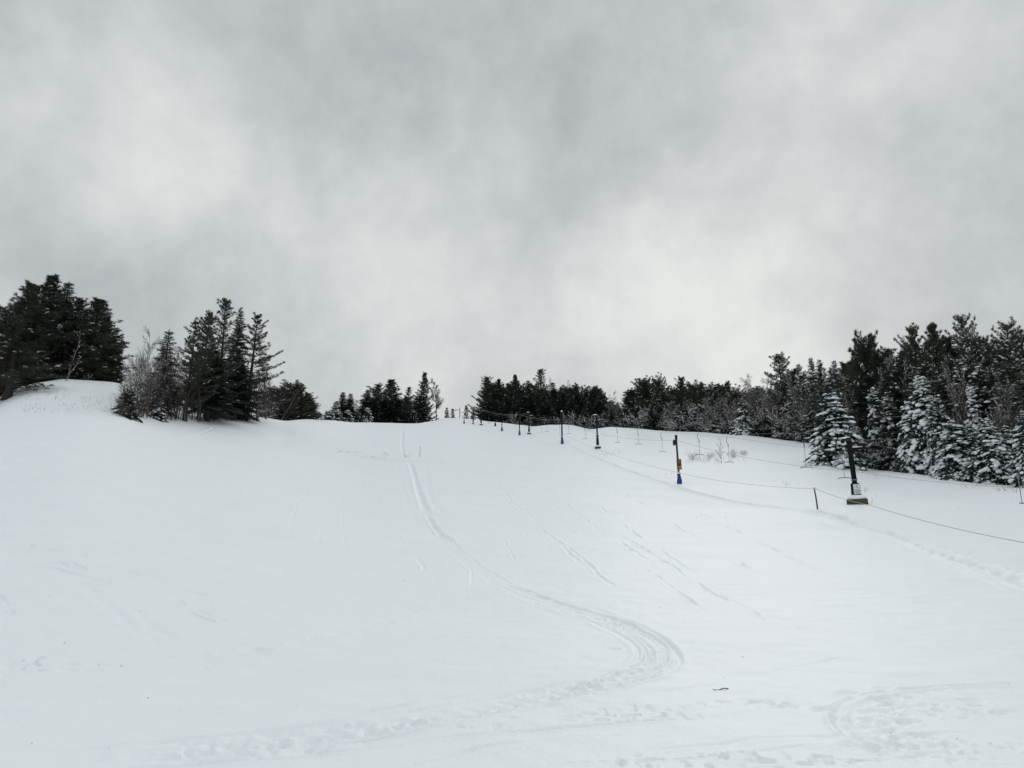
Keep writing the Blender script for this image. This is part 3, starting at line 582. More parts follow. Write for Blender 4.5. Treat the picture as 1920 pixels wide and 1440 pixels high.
def plant(kind, px, ytop, where, label=None, group=None, wpx=None, v=None, rot=None, tilt=(0, 0)):
    """where: image row of the foot if it shows, or ('d', metres) / ('c', metres past the crest)"""
    P = None
    if not isinstance(where, tuple):
        P = ground(px, where)
        if P is None: P = at(px, crest_d(px)+1.5)
    else: P = at(px, where[1] if where[0] == 'd' else crest_d(px)+where[1])
    i = _cnt.get(kind, 0); _cnt[kind] = i+1
    parts, H, Rr = K[kind][(i if v is None else v) % len(K[kind])]
    h = zat(px, ytop, P[0], P[1])-P[2]
    if h < .4: return None
    s = h/H; d = math.hypot(P[0], P[1]); R = random.Random(int(px*7+ytop*13)+len(kind))
    con = kind in CON; w = (1.3 if con else 1)*s**(.65 if con else .8)*R.uniform(.9, 1.15) if wpx is None else wpx*d/F/(2*Rr)*(1.45 if con and d > 150 else 1.15 if con else 1.02)
    nm, cat = KN[kind]
    e = empty(nm, (P[0], P[1], P[2]-.05), label or 'x', cat, group, (tilt[0], tilt[1], R.uniform(0, 6.28) if rot is None else rot), (w, w, s))
    for pn, me in parts: link(pn, me, e)
    return e
# ------------------------------------------------------------------ trees where they stand
GL, GC, GM, GW, GR = 'trees of the wood on the left knoll', 'trees of the clump left of the piste', 'evergreens on the skyline left of the ski tracks', 'trees of the wood behind the lift poles', 'trees of the wood on the right'
T = [ # the wood on the knoll at the left
 ('pine', 8, 524, ('c', 6), 'pine with a thin tip at the left edge of the photo', GL, 120),
 ('pine', 58, 511, ('c', 5), 'tallest pine on the left knoll with a broad ragged top', GL, 135),
 ('spruce', 90, 523, ('c', 7), 'pointed dark evergreen just right of the tallest knoll pine', GL, 80),
 ('pine', 112, 556, ('c', 8), 'dark pine filling the notch between the two highest knoll crowns', GL, 85),
 ('pine', 148, 557, ('c', 3), 'round topped dark pine in the right half of the left wood', GL, 118),
 ('pine', 176, 590, ('c', 4), 'pine on the right shoulder of the left wood', GL, 66),
 ('thinspruce', 196, 611, ('c', 4), 'slim spruce at the right end of the left wood', GL, 32),
 ('thinspruce', 206, 622, ('c', 3), 'thinly branched see through spruce at the very right end of the knoll wood', GL, 26),
 ('openpine', 14, 640, 747, 'pine with a bare lower trunk standing forward at the left edge', GL, 130),
 ('birch', 112, 605, ('c', -1), 'pale leaning birch in front of the dark knoll pines, the higher of two', GL, 60, 0, 0, (0, .22)),
 ('birch', 110, 655, ('c', -4), 'pale leaning birch rooted at the knoll rim, the lower of two', GL, 60, 0, 1, (0, .32)),
 # clump in the left centre
 ('fanbare', 262, 606, 778, 'fine twigged bare tree, tallest at the left end of the clump', GC, 76),
 ('bare', 283, 640, 780, 'bare tree between the tall bare tree and the slim spruce', GC, 52),
 ('thinspruce', 295, 616, 781, 'slim dark spruce standing among bare trees in the clump', GC, 56),
 ('fanbare', 312, 628, 784, 'grey bare tree just right of the slim spruce', GC, 55),
 ('bare', 335, 645, 786, 'bare tree tucked against the left side of the clump pines', GC, 50),
 ('openpine', 346, 600, 789, 'pine at the left of the clump with boughs reaching left', GC, 76),
 ('clumppine', 372, 582, 788, 'dense round headed pine left of the tallest clump pine', GC, 72),
 ('openpine', 405, 558, 786, 'tallest pine of the clump with a tufted airy top', GC, 84),
 ('spruce', 432, 575, 784, 'dark cone shaped evergreen just right of the tallest clump pine', GC, 54),
 ('openpine', 462, 590, 787, 'pine at the right of the clump with layered boughs reaching right', GC, 94),
 ('clumphemlock', 388, 655, 790, 'dense dark hemlock low in the middle of the clump', GC, 92),
 ('clumphemlock', 437, 680, 788, 'dark low hemlock under the cone shaped evergreen', GC, 80),
 ('bare', 498, 632, 785, 'leafless tree at the right edge of the clump', GC, 46),
 ('bare', 482, 690, 787, 'short leafless tree under the right hand clump pine', GC, 50),
 ('lowfir', 237, 730, 780, 'low snow flecked fir at the left foot of the clump', GC, 44),
 ('beech', 257, 748, 781, 'small beech sapling with rust brown leaves at the foot of the clump', GC, 34),
 ('lowfir', 292, 752, 784, 'low dark fir behind the saplings of the clump', GC, 40),
 ('birch', 246, 690, 779, 'pale thin birch stem at the left end of the clump', GC, 30, 0, 2, (0, .06)),
 ('thicket', 478, 745, 789, 'bent snowy bush drooping at the right foot of the clump', GC, 70),
 ('roundpine', 512, 733, ('c', 12), 'dark bushy pine right beside the clump', GC, 62),
 ('roundpine', 545, 727, ('c', 10), 'round dark pine right of the clump, the larger of the round ones', GC, 72),
 ('roundpine', 568, 742, ('c', 8), 'drooping dark pine at the right end behind the snow edge', GC, 50),
 ('roundpine', 580, 757, ('c', 5), 'lowest dark pine at the right tip of the clump', GC, 30),
 ('bare', 524, 712, ('c', 6), 'bent leafless sapling leaning over the round pines', GC, 40, 0, 1, (0, .5)),
 # skyline left of the tracks
 ('widebare', 606, 772, ('c', 14), 'tiny bare shrub alone on the snow edge', GM, 26),
 ('dustspruce', 627, 752, ('c', 14), 'small spruce at the left end of the skyline group', GM, 26),
 ('spruce', 640, 736, ('c', 16), 'pointed spruce, left of a pair on the skyline', GM, 34),
 ('spruce', 655, 738, ('c', 15), 'pointed spruce, right of a pair on the skyline', GM, 30),
 ('bare', 668, 742, ('c', 18), 'pale bare tree between the spruce pair and the big skyline pines', GM, 26),
 ('spruce', 688, 730, ('c', 14), 'dark spruce on the left flank of the big skyline pine', GM, 40),
 ('pine', 708, 722, ('c', 16), 'dark pine just left of the big skyline pine', GM, 50),
 ('pine', 734, 712, ('c', 14), 'biggest pine of the skyline group left of the tracks', GM, 58),
 ('hemlock', 720, 752, ('c', 9), 'low snow flecked evergreen in front of the big skyline pine', GM, 50),
 ('hemlock', 742, 748, ('c', 8), 'dark low evergreen right below the big skyline pine', GM, 44),
 ('hemlock', 696, 752, ('c', 10), 'low dark evergreen under the left skyline pines', GM, 46),
 ('openpine', 763, 726, ('c', 26), 'narrow thin pine between the big skyline pine and the pointed one', GM, 30),
 ('pine', 792, 701, ('d', 285), 'tall pointed pine beside the lone bare tree on the skyline', GM, 46),
 ('hemlock', 786, 742, ('d', 280), 'low evergreen at the foot of the tall pointed skyline pine', GM, 50),
 ('lonebare', 818, 705, 788, 'lone bare tree with a dark stem on the skyline', GM, 32),
 ('spruce', 838, 765, ('d', 330), 'tiny far spruce right of the lone bare tree', GM, 24),
 ('spruce', 848, 766, ('d', 335), 'tiny far spruce left of the far lamp pole', GM, 24),
 ('openpine', 874, 762, ('d', 330), 'tiny far pine behind the far lamp poles', GM, 24),
 ('spruce', 887, 769, ('d', 320), 'tiny far spruce behind the topmost lift tower', GM, 22),
 # wood behind the lift poles
 ('pine', 913, 709, ('c', 22), 'pointed pine at the left end of the wood behind the lift', GW, 40),
 ('pine', 936, 712, ('c', 24), 'second tall pine from the left end of the wood behind the lift', GW, 36),
 ('pine', 966, 705, ('c', 24), 'broad pine behind the small lift poles', GW, 44),
 ('spruce', 993, 714, ('c', 22), 'pointed spruce just left of the layered tall pine', GW, 36),
 ('openpine', 1013, 692, ('c', 22), 'tallest pine behind the lift with layered boughs at its top', GW, 44),
 ('fanbare', 1034, 702, ('c', 30), 'bare tree showing above the wood right of the tallest pine', GW, 34),
 ('spruce', 1037, 717, ('c', 20), 'dark spruce right of the tallest pine behind the lift', GW, 34),
 ('fanbare', 1056, 711, ('c', 28), 'bare tree showing above the dark spruces by the white topped pole', GW, 34),
 ('spruce', 1054, 726, ('c', 18), 'dark spruce straight behind the white topped pole', GW, 34),
 ('hemlock', 1083, 720, ('c', 20), 'hemlock with the highest tip in the dark pointed row', GW, 34),
 ('spruce', 1094, 724, ('c', 20), 'second pointed tip of the dark row left of the snowy block tower', GW, 24),
 ('spruce', 1102, 725, ('c', 21), 'third pointed tip of the dark row left of the snowy block tower', GW, 24),
 ('hemlock', 1117, 723, ('c', 20), 'dark hemlock straight behind the tower with the snowy block', GW, 38),
 ('spruce', 1127, 728, ('c', 19), 'dark spruce on the right slope of the pointed row', GW, 30),
 ('fanbare', 1153, 729, ('c', 14), 'pale bare tree in the gap right of the pointed row', GW, 42),
 ('hemlock', 1184, 731, ('c', 16), 'dark hemlock right of the gap with the pale bare tree', GW, 38),
 ('roundpine', 1211, 720, ('c', 16), 'broad round topped pine, left of the round pair', GW, 52),
 ('roundpine', 1237, 720, ('c', 17), 'broad round topped pine, right of the round pair', GW, 44),
 ('widebare', 1190, 724, ('c', 24), 'bare crown rising behind the dark hemlock', GW, 36),
 ('pine', 1283, 709, ('c', 18), 'highest pine in the middle of the wood, fan topped', GR, 46),
 ('pine', 1316, 721, ('c', 16), 'pine just right of the fan topped one', GR, 36),
 ('spruce', 1345, 723, ('c', 16), 'dark spruce top in the middle of the right wood', GR, 34),
 ('pine', 1368, 718, ('c', 16), 'pine with a pointed top left of the wide bare tree', GR, 40),
 ('spruce', 1398, 735, ('c', 15), 'dark spruce at the left foot of the wide bare tree', GR, 36),
 ('fanbare', 1440, 693, ('c', 10), 'wide bare tree with a fan of pale twigs', GR, 92),
 ('fanbare', 1405, 716, ('c', 11), 'smaller bare tree left of the wide fan of twigs', GR, 46),
 ('snowpine', 1474, 663, ('c', 12), 'tall snow dusted pine with layered top', GR, 62),
 ('dustspruce', 1507, 682, ('c', 13), 'dark spruce tip right of the layered pine', GR, 46),
 ('dustspruce', 1533, 671, ('c', 14), 'slender spruce, left one of three pointed tips', GR, 42),
 ('dustspruce', 1550, 673, ('c', 15), 'slender spruce, middle one of three pointed tips', GR, 40),
 ('dustspruce', 1576, 675, ('c', 15), 'slender spruce, right one of three pointed tips', GR, 42),
 ('roundpine', 1640, 651, ('c', 13), 'broad dome shaped dark pine behind the leaning lift tower', GR, 98),
 ('fanbare', 1691, 633, ('c', 15), 'bare tree rising between the dome shaped pine and the big pines', GR, 66),
 ('pine', 1738, 614, ('c', 15), 'big pine, left one of the joined pair', GR, 82),
 ('pine', 1779, 605, ('c', 14), 'big pine, right one of the joined pair', GR, 92),
 ('snowpine', 1834, 593, ('c', 11), 'tallest pine on the right, open crown with snowy tiers', GR, 86),
 ('snowpine', 1873, 627, ('c', 12), 'snow tiered pine right of the tallest one', GR, 76),
 ('snowpine', 1915, 608, ('c', 11), 'snow tiered pine at the right edge of the photo', GR, 100),
 # snow laden firs in front
 ('snowspruce', 1572, 738, 872, 'broad snow covered spruce behind the leaning tower', 'snow covered spruces along the piste', 104, 0),
 ('snowspruce', 1646, 728, ('c', 1.5), 'tall narrow snow covered spruce right of the leaning tower', 'snow covered spruces along the piste', 62, 1),
 ('snowspruce', 1672, 736, ('c', 3), 'snow covered spruce squeezed behind its narrow neighbour', 'snow covered spruces along the piste', 60, 2),
 ('snowspruce', 1707, 754, ('c', .5), 'snow covered spruce at the left foot of the highest white one', 'snow covered spruces along the piste', 66, 1),
 ('snowspruce', 1737, 707, ('c', 2.5), 'highest of the snow covered spruces', 'snow covered spruces along the piste', 88, 2),
 ('snowspruce', 1783, 790, ('c', -1), 'snow covered spruce with the thickest white pads', 'snow covered spruces along the piste', 84, 1),
 ('snowspruce', 1850, 786, ('c', -.5), 'snow covered spruce beside the far right tow bar', 'snow covered spruces along the piste', 72, 2),
 ('snowspruce', 1830, 726, ('c', 4), 'thin dark spruce with white knobs behind the far right snowy spruce', 'snow covered spruces along the piste', 50, 2),
 ('snowspruce', 1612, 800, 873, 'small snow covered spruce at the right foot of the broad one', 'snow covered spruces along the piste', 48, 2),
 ('snowspruce', 1762, 742, ('c', 2), 'snow covered spruce just right of the highest one', 'snow covered spruces along the piste', 66, 0),
 ('snowspruce', 1816, 800, ('c', .5), 'snow covered spruce between the thick padded one and the far right one', 'snow covered spruces along the piste', 58, 0),
 ('snowspruce', 1882, 800, ('c', 1), 'snow covered spruce behind the far right tow bar', 'snow covered spruces along the piste', 60, 0),
 ('lowfir', 1690, 842, ('c', -1), 'low green fir at the foot of the snow covered spruces', 'snow covered spruces along the piste', 44),
 ('lowfir', 1812, 860, ('c', -1.5), 'low snowy fir between the two rightmost snow covered spruces', 'snow covered spruces along the piste', 46, 1),
 ('lowfir', 1638, 822, ('c', .5), 'low dark fir right under the crossarm of the leaning tower', 'snow covered spruces along the piste', 40),
 ('snowspruce', 1932, 770, ('c', -3), 'snow covered spruce cut by the right edge of the photo', 'snow covered spruces along the piste', 84, 0),
 ('snowspruce', 1396, 748, ('c', 2), 'drooping snow laden spruce with big white lumps at the wood edge', 'snow covered spruces along the piste', 50, 1),
 ('dustspruce', 1530, 770, ('c', 3), 'snow dusted spruce left of the broad snow covered one', 'snow covered spruces along the piste', 54),
]
for row in T:
    k, px, yt, wh, lab, grp = row[:6]; w = row[6] if len(row) > 6 else None
    plant(k, px, yt, wh, lab, grp, w, *(row[7:8] if len(row) > 7 else ()), **(dict(rot=row[8], tilt=row[9]) if len(row) > 9 else {}))
# trees that fill the woods behind the ones told apart above
def fill(xs, tops, depth, kinds, label, group, seed, w=1.0):
    R = random.Random(seed); tx, ty = zip(*tops)
    for x in xs:
        px = x+R.uniform(-5, 5); yt = float(np.interp(px, tx, ty))+R.uniform(0, 14); plant(R.choice(kinds), px, yt, ('c', R.uniform(*depth)), label, group, None, R.randrange(3), None)
fill(range(-60, 178, 19), [(-60,560),(60,560),(110,600),(150,600),(210,660)], (8, 14), ['pine', 'spruce', 'pine'], 'dark conifer filling the shaded inside of the left wood', 'conifers inside the left wood', 1)
fill(range(-50, 172, 27), [(-60,620),(60,610),(150,630),(210,680)], (2, 6), ['hemlock', 'spruce', 'pine'], 'dark conifer along the foot of the left wood', 'conifers along the foot of the left wood', 2)
fill(range(690, 780, 16), [(690,745),(740,730),(780,745)], (18, 24), ['pine', 'spruce'], 'dark conifer inside the skyline group', 'conifers inside the skyline group', 3)
fill(range(922, 1150, 9), [(905,726),(1000,724),(1100,728),(1150,744)], (24, 34), ['pine', 'roundpine', 'hemlock'], 'dark conifer deep in the wood behind the lift', 'conifers deep in the wood behind the lift', 4)
fill(range(920, 1150, 11), [(905,742),(1000,738),(1150,752)], (12, 18), ['hemlock', 'spruce', 'hemlock'], 'dark conifer along the edge of the wood behind the lift', 'conifers along the edge of the wood behind the lift', 5)
fill(range(1150, 1480, 13), [(1150,748),(1200,732),(1300,728),(1400,728),(1480,705)], (17, 26), ['pine', 'spruce', 'roundpine'], 'dark conifer deep in the middle of the wood', 'conifers deep in the middle of the wood', 6)
fill(range(1150, 1490, 13), [(1150,764),(1300,756),(1400,758),(1480,742)], (7, 11), ['hemlock', 'dustspruce', 'spruce'], 'dusted conifer behind the snowy bushes', 'conifers behind the snowy bushes', 7)
fill(range(1480, 1990, 22), [(1480,695),(1560,680),(1640,662),(1700,652),(1780,622),(1850,632),(1990,625)], (16, 26), ['pine', 'spruce', 'pine'], 'dark conifer deep in the right wood', 'conifers deep in the right wood', 8)
fill(range(1490, 1990, 26), [(1480,725),(1560,705),(1640,690),(1700,690),(1800,675),(1990,680)], (6, 11), ['dustspruce', 'hemlock', 'snowpine'], 'snow dusted conifer behind the snow covered spruces', 'conifers behind the snow covered spruces', 9)
def rows(xs, ytop, where, kind, label, group, seed, jit=8, wr=None):
    R = random.Random(seed)
    for x in xs:
        px = x+R.uniform(-4, 4); yt = float(np.interp(px, *zip(*ytop)))+R.uniform(-jit, jit)
        wh = float(np.interp(px, *zip(*where)))+R.uniform(-2, 3) if isinstance(where, list) else ('c', R.uniform(*where))
        plant(kind, px, yt, wh, label, group, None if wr is None else R.uniform(*wr), R.randrange(4), None, (R.uniform(-.05, .05), R.uniform(-.05, .05)))
rows([226, 234], [(220,746),(236,738)], [(220,778),(236,780)], 'brush', 'bare brush at the very left end of the clump', 'bare brush at the left end of the clump', 33, 8, (26, 34))
rows([1262,1332,1378,1418,1460,1500,1525,1560,1598,1665,1710,1755,1808,1890], [(1262,744),(1400,736),(1500,706),(1600,700),(1700,668),(1900,672)], (3, 7), 'fanbare', 'grey bare tree mixed among the dark conifers of the right wood', 'bare trees inside the right wood', 34, 10, (46, 70))
rows(range(232, 350, 5), [(232,705),(280,690),(350,690)], [(232,780),(300,783),(350,788)], 'sapling', 'thin bare sapling in the thicket left of the clump pines', 'saplings in the clump', 21, 22)
rows(range(240, 352, 13), [(240,690),(290,668),(350,672)], [(240,779),(300,782),(350,786)], 'brush', 'many stemmed bare brush in the thicket left of the clump pines', 'bare brush in the clump', 31, 14, (34, 46))
rows(range(470, 512, 13), [(470,700),(512,715)], [(470,787),(512,785)], 'brush', 'bare brush under the right hand clump pine', 'bare brush right in the clump', 32, 14, (26, 38))
rows(range(356, 500, 14), [(356,700),(500,715)], [(356,789),(440,789),(500,786)], 'sapling', 'thin bare stem among the clump pines', 'stems among the clump pines', 22, 22)
rows(range(1064, 1250, 20), [(1060,768),(1150,772),(1250,770)], (5, 9), 'thicket', 'snowy bush along the wood edge behind the middle poles', 'snowy bushes behind the middle poles', 23, 10, (30, 46))
rows(range(1255, 1545, 19), [(1255,774),(1350,772),(1450,760),(1545,752)], (2, 6), 'thicket', 'snow covered bare bush in the grey thicket of the wood edge', 'snow covered bare bushes of the grey thicket', 24, 12, (44, 70))
rows(range(1160, 1500, 34), [(1160,752),(1300,748),(1500,735)], (6, 10), 'thicket', 'taller snowy bush behind the grey thicket', 'taller snowy bushes', 25, 10, (46, 64))
rows(range(960, 1060, 32), [(940,772),(1060,770)], (6, 12), 'thicket', 'snowy bush behind the small lift poles', 'snowy bushes behind the small poles', 26, 6, (22, 32))
rows(range(1300, 1540, 40), [(1300,792),(1540,800)], (1, 2.5), 'lowfir', 'low snowy fir along the foot of the grey thicket', 'low firs of the grey thicket', 27, 6, (30, 40))
rows(range(600, 780, 17), [(600,778),(640,768),(780,772)], (6, 12), 'lowfir', 'low dark fir along the skyline edge', 'low firs along the skyline', 28, 5, (22, 30))
rows([60, 90, 118, 150, 185, 205], [(60,700),(205,690)], (0, 2), 'shrub', 'bare twiggy shrub at the foot of the left wood', 'shrubs at the foot of the left wood', 29, 8, (24, 34))
# shrubs on the slope by the tow bars
plant('shrub', 1353, 816, 868, 'bare upright shrub among dry stems right of the pole with the signs', 'shrubs by the tow bars', 26, 0)
for k, (x, yt, yb, lab) in enumerate([(1300,845,862,'low dry shrub just right of the pole with the signs'), (1332,846,858,'low dry shrub left of the upright shrub'), (1376,838,858,'low dry shrub right of the upright shrub'), (1394,842,853,'rightmost low dry shrub by the tow bars')]):
    plant('shrub', x, yt, yb, lab, 'shrubs by the tow bars', 24, 1)
# ------------------------------------------------------------------ ski lift
def base_of(px, py):
    g = ground(px, py); return np.array(at(px, crest_d(px)+8) if g is None else g)
def facing(P): return math.atan2(-P[0], P[1])        # rotation that turns local -Y towards the camera
def snowcap(mb, c, sx, sy, h, n=18, m=5):
    V = []; F = []
    for j in range(m+1):
        u = j/m
        for i in range(n):
            a = 2*math.pi*i/n; ca, sa = math.cos(a), math.sin(a); k = (abs(ca)**3+abs(sa)**3)**(-1/3); r = (1-u**2.2*.98)*(1+.05*math.sin(3*a+c[0]))
            V.append((c[0]+sx*ca*k*r, c[1]+sy*sa*k*r, c[2]+h*(u**.75)*(1+.08*math.sin(2*a+1))))
    for j in range(m):
        for i in range(n): F.append((j*n+i, j*n+(i+1) % n, (j+1)*n+(i+1) % n, (j+1)*n+i))
    V.append((c[0], c[1], c[2]+h)); t = [(len(V)-1, m*n+i, m*n+(i+1) % n) for i in range(n)]; b = len(V); V.append((c[0], c[1], c[2])); t += [(b, (i+1) % n, i) for i in range(n)]
    mb.add(V, [np.array(F), np.array(t)])
def cyl(mb, a, b, r, n=14): mb.tube([a, b], [r, r], n)
def wheel(mb, c, r, w, axis=(1, 0, 0), n=20):
    """grooved rope wheel"""
    ax = np.array(axis, float); ax /= np.linalg.norm(ax)
    mb.tube([np.array(c)+ax*w*k for k in (-.5, -.3, -.12, .12, .3, .5)], [r, r*.98, r*.84, r*.84, r*.98, r], n)
POLES = {}
def tower(px, py, ytop, label, tilt, full=True, sgn=1):
    P = base_of(px, py); d = math.hypot(P[0], P[1]); h = zat(px, ytop, P[0], P[1])-P[2]
    r = empty('lift_tower', P, label, 'lift tower', 'black lift towers', (0, tilt, facing(P)))
    k = h/6.0; q = 1 if full else .62
    b = MB(); b.box((0, 0, .08*k), (1.75*k*q, 1.3*k*q, .62*k*q), .05); b.build('concrete_block', M['concrete'], r)
    s = MB(); snowcap(s, (0, 0, .08*k+.325*k*q), .84*k*q, .62*k*q, .52*k*q); s.build('snow_cap', M['tree_snow'], r, True)
    p = MB(); p.box((0, 0, 1.25*k), (.82*k*q, .62*k*q, 1.2*k), .05, 0, .88); p.build('base_pad', M['pad'], r)
    m = MB(); m.tube([(0, 0, .3*k), (0, 0, 3*k), (0, 0, h)], [.22*k*q, .225*k*q, .25*k*q], 14); ms = m.build('mast', M['black'], r, True)
    c = MB(); c.tube([(0, 0, 2.1*k), (0, 0, 2.18*k)], [.26*k, .26*k], 12); c.box((.22*k, -.12*k, 2.25*k), (.10*k, .08*k, .16*k), .01); c.build('collar', M['steel'] if full else M['black'], r)
    a1 = MB(); a1.box((-.28*k, 0, h-.16*k), (.62*k, .2*k, .26*k), .03); a1.build('top_bracket', M['black'], r)
    s2 = MB(); snowcap(s2, (-.22*k, 0, h-.03*k), .42*k, .16*k, .16*k); s2.build('bracket_snow', M['tree_snow'], r, True)
    a2 = MB(); a2.box((.62*k, 0, h-1.03*k), (1.05*k, .16*k, .2*k), .02); a2.build('crossarm', M['black'], r)
    s3 = MB(); snowcap(s3, (.6*k, 0, h-.93*k), .52*k, .10*k, .09*k); s3.build('arm_snow', M['tree_snow'], r, True)
    for x in (.86, 1.16):
        w = MB(); wheel(w, (x*k, 0, h-.74*k), .2*k, .08*k, (.25, 1, 0)); w.box((x*k, 0, h-.86*k), (.05*k, .14*k, .24*k)); w.build('sheave', M['rubber'], r, True)
    if full:
        w = MB(); wheel(w, (-.52*k, 0, h-.30*k), .17*k, .08*k, (.25, 1, 0)); w.build('sheave', M['rubber'], r, True)
        g = MB(); g.box((.14*k, -.345*k, 1.3*k), (.6*k, .03*k, .86*k), .008); sg = g.build('notice_board', M['white'], r)
        t = MB(); t.box((.14*k, -.364*k, 1.52*k), (.04*k, .006*k, .24*k)); t.box((.14*k, -.364*k, 1.35*k), (.045*k, .006*k, .045*k))
        for x0, x1, z in ((-.06, .34, 1.2), (-.08, .1, 1.1), (.15, .36, 1.1), (-.06, .33, 1.0)): t.box(((x0+x1)/2*k, -.364*k, z*k), ((x1-x0)*k, .006*k, .035*k))
        t.build('lettering', M['ink'], sg)
    bpy.context.view_layer.update(); W = r.matrix_world
    POLES[px] = dict(P=P, d=d, left=np.array(W @ Vector((-.52*k, 0, h-.14*k))), right=np.array(W @ Vector((1.0*k, 0, h-.54*k))), k=k)
    return r
tower(1608, 945, 820, 'leaning black lift tower with a white notice board, nearest of the lift', math.radians(-1.5))
tower(1121, 841, 778, 'black lift tower on a snowy block between the signed and the white capped pole', math.radians(-1), False)
tower(992, 814, 773, 'small far black lift tower on a snowy block', 0, False)
tower(902, 797, 765, 'far lift tower with a bushy dark foot below the left end of the wood', 0, False)
tower(887, 795, 769, 'farthest lift tower on the brow of the hill', 0, False)
# light poles wrapped in pads
def pole(px, py, ytop, label, padm, padh, r0, kind, tilt=0.):
    P = base_of(px, py); d = math.hypot(P[0], P[1]); h = zat(px, ytop, P[0], P[1])-P[2]
    r = empty('padded_pole', P, label, 'pole', 'padded poles beside the lift', (0, tilt, facing(P)))
    m = MB(); m.tube([(0, 0, -.3), (0, 0, h*.5), (0, 0, h)], [r0, r0*.92, r0*.85], 12); m.build('shaft', M['dkwood'] if kind == 'sign' else M['black'], r, True)
    if padm:
        q = MB(); z = np.linspace(-.1, padh, 9); rr = r0+.09+.05*np.sin(np.linspace(.3, 5.4, 9)); 
        q.tube(np.stack([.03*np.sin(z*3), 0*z, z], 1), rr*(1.08 if kind != 'sign' else 1.15), 14); q.build('pad', M[padm], r, True)
        s = MB(); snowcap(s, (0, 0, padh-.01), r0+.13, r0+.13, .14); s.build('pad_snow', M['tree_snow'], r, True)
    if kind == 'ball':
        s = MB(); snowcap(s, (0, 0, h-.02), .2, .2, .30); s.build('snow_cap', M['tree_snow'], r, True)
        s = MB(); s.tube([(0, 0, h*.62), (0, 0, h-.02)], [r0*1.35, r0*1.3], 12); s.build('sleeve', M['black'], r, True)
        t = MB(); t.tube([(0, -r0-.02, padh+.2), (0, -r0-.02, padh+.35)], [.03, .03], 6); t.build('ring', M['white'], r)
    if kind == 'sign':
        t = MB(); t.tube([(0, 0, h-.45), (0, 0, h+.04)], [r0*1.18, r0*1.12], 12); t.build('cap_sleeve', M['black'], r, True)
        w = MB(); wheel(w, (-.26, -.05, h-.86), .36, .13, (1, .35, 0)); w.tube([(-.3, -.05, h-.86), (0, 0, h-.86)], [.07, .07], 8); w.build('rope_wheel', M['rubber'], r, True)
        s = MB(); snowcap(s, (-.2, -.05, h-.52), .15, .09, .07); s.build('wheel_snow', M['tree_snow'], r, True)
        g = MB(); g.box((.12, -r0-.05, 2.42), (.54, .03, .82), .006); sg = g.build('brown_sign', M['rust'], r)
        t = MB()
        for x, z, w_, h_ in ((.12, 2.26, .38, .10), (.12, 2.10, .44, .07)): t.box((x, -r0-.069, z), (w_, .006, h_))
        t.build('red_print', M['red'], sg); t = MB()
        for x, z, w_ in ((.1, 2.66, .3), (.13, 2.54, .34), (.1, 2.42, .24)): t.box((x, -r0-.069, z), (w_, .006, .05))
        t.build('yellow_print', M['yellow'], sg)
        g = MB(); g.box((.12, -r0-.05, 1.80), (.56, .03, .38), .006); sg = g.build('yellow_sign', M['yellow'], r)
        t = MB(); t.box((.16, -r0-.069, 1.83), (.06, .006, .2)); t.box((-.02, -r0-.069, 1.78), (.1, .006, .14)); t.box((.32, -r0-.069, 1.76), (.08, .006, .1)); t.build('lettering', M['rust'], sg)
        s = MB(); s.tube([(0, 0, padh+.06), (0, 0, padh+.22)], [r0*1.6, r0*1.5], 12); s.build('white_band', M['white'], r, True)
        f = MB(); f.tube([(0.01, 0, -.1), (0.02, 0, .22)], [r0+.15, r0+.15], 14); f.build('pad_skirt', M['pad'], r, True)
    if kind == 'lamp':
        a = MB(); a.tube([(-1.2, 0, h-.75), (0, 0, h-.75)], [.06, .06], 6); a.tube([(0, 0, h-1.5), (2.6, 0, h-1.5)], [.06, .06], 6); a.build('arm', M['black'], r)
        a = MB(); a.box((-1.25, 0, h-.85), (.5, .3, .28), .04); a.build('lamp_head', M['steel'], r)
    bpy.context.view_layer.update()
    POLES[px] = dict(P=P, d=d, h=h, r=r); return r
pole(1274, 907, 816, 'brown pole with two signs, a rope wheel and a bright blue pad', 'blue_pad', 1.15, .125, 'sign', math.radians(-1))
pole(1054, 832, 772, 'black pole with a round white snow cap and a dull blue pad', 'navy', 1.45, .17, 'ball')
pole(974, 816, 767, 'thin pole with a navy pad between the two small lift towers', 'navy', 1.3, .13, 'plain')
pole(941, 808, 776, 'short pole with a black pad left of the navy padded one', 'pad', 1.1, .11, 'plain')
pole(928.5, 799, 776, 'short dark pole without a bright pad, third up the hill from the white capped pole', 'pad', 1.0, .11, 'plain')
pole(870, 794, 773, 'thin pole near the brow of the hill', 'pad', .7, .09, 'plain')
pole(861.5, 783, 764, 'far pole with a lamp arm standing against the sky', None, 0, .10, 'lamp')
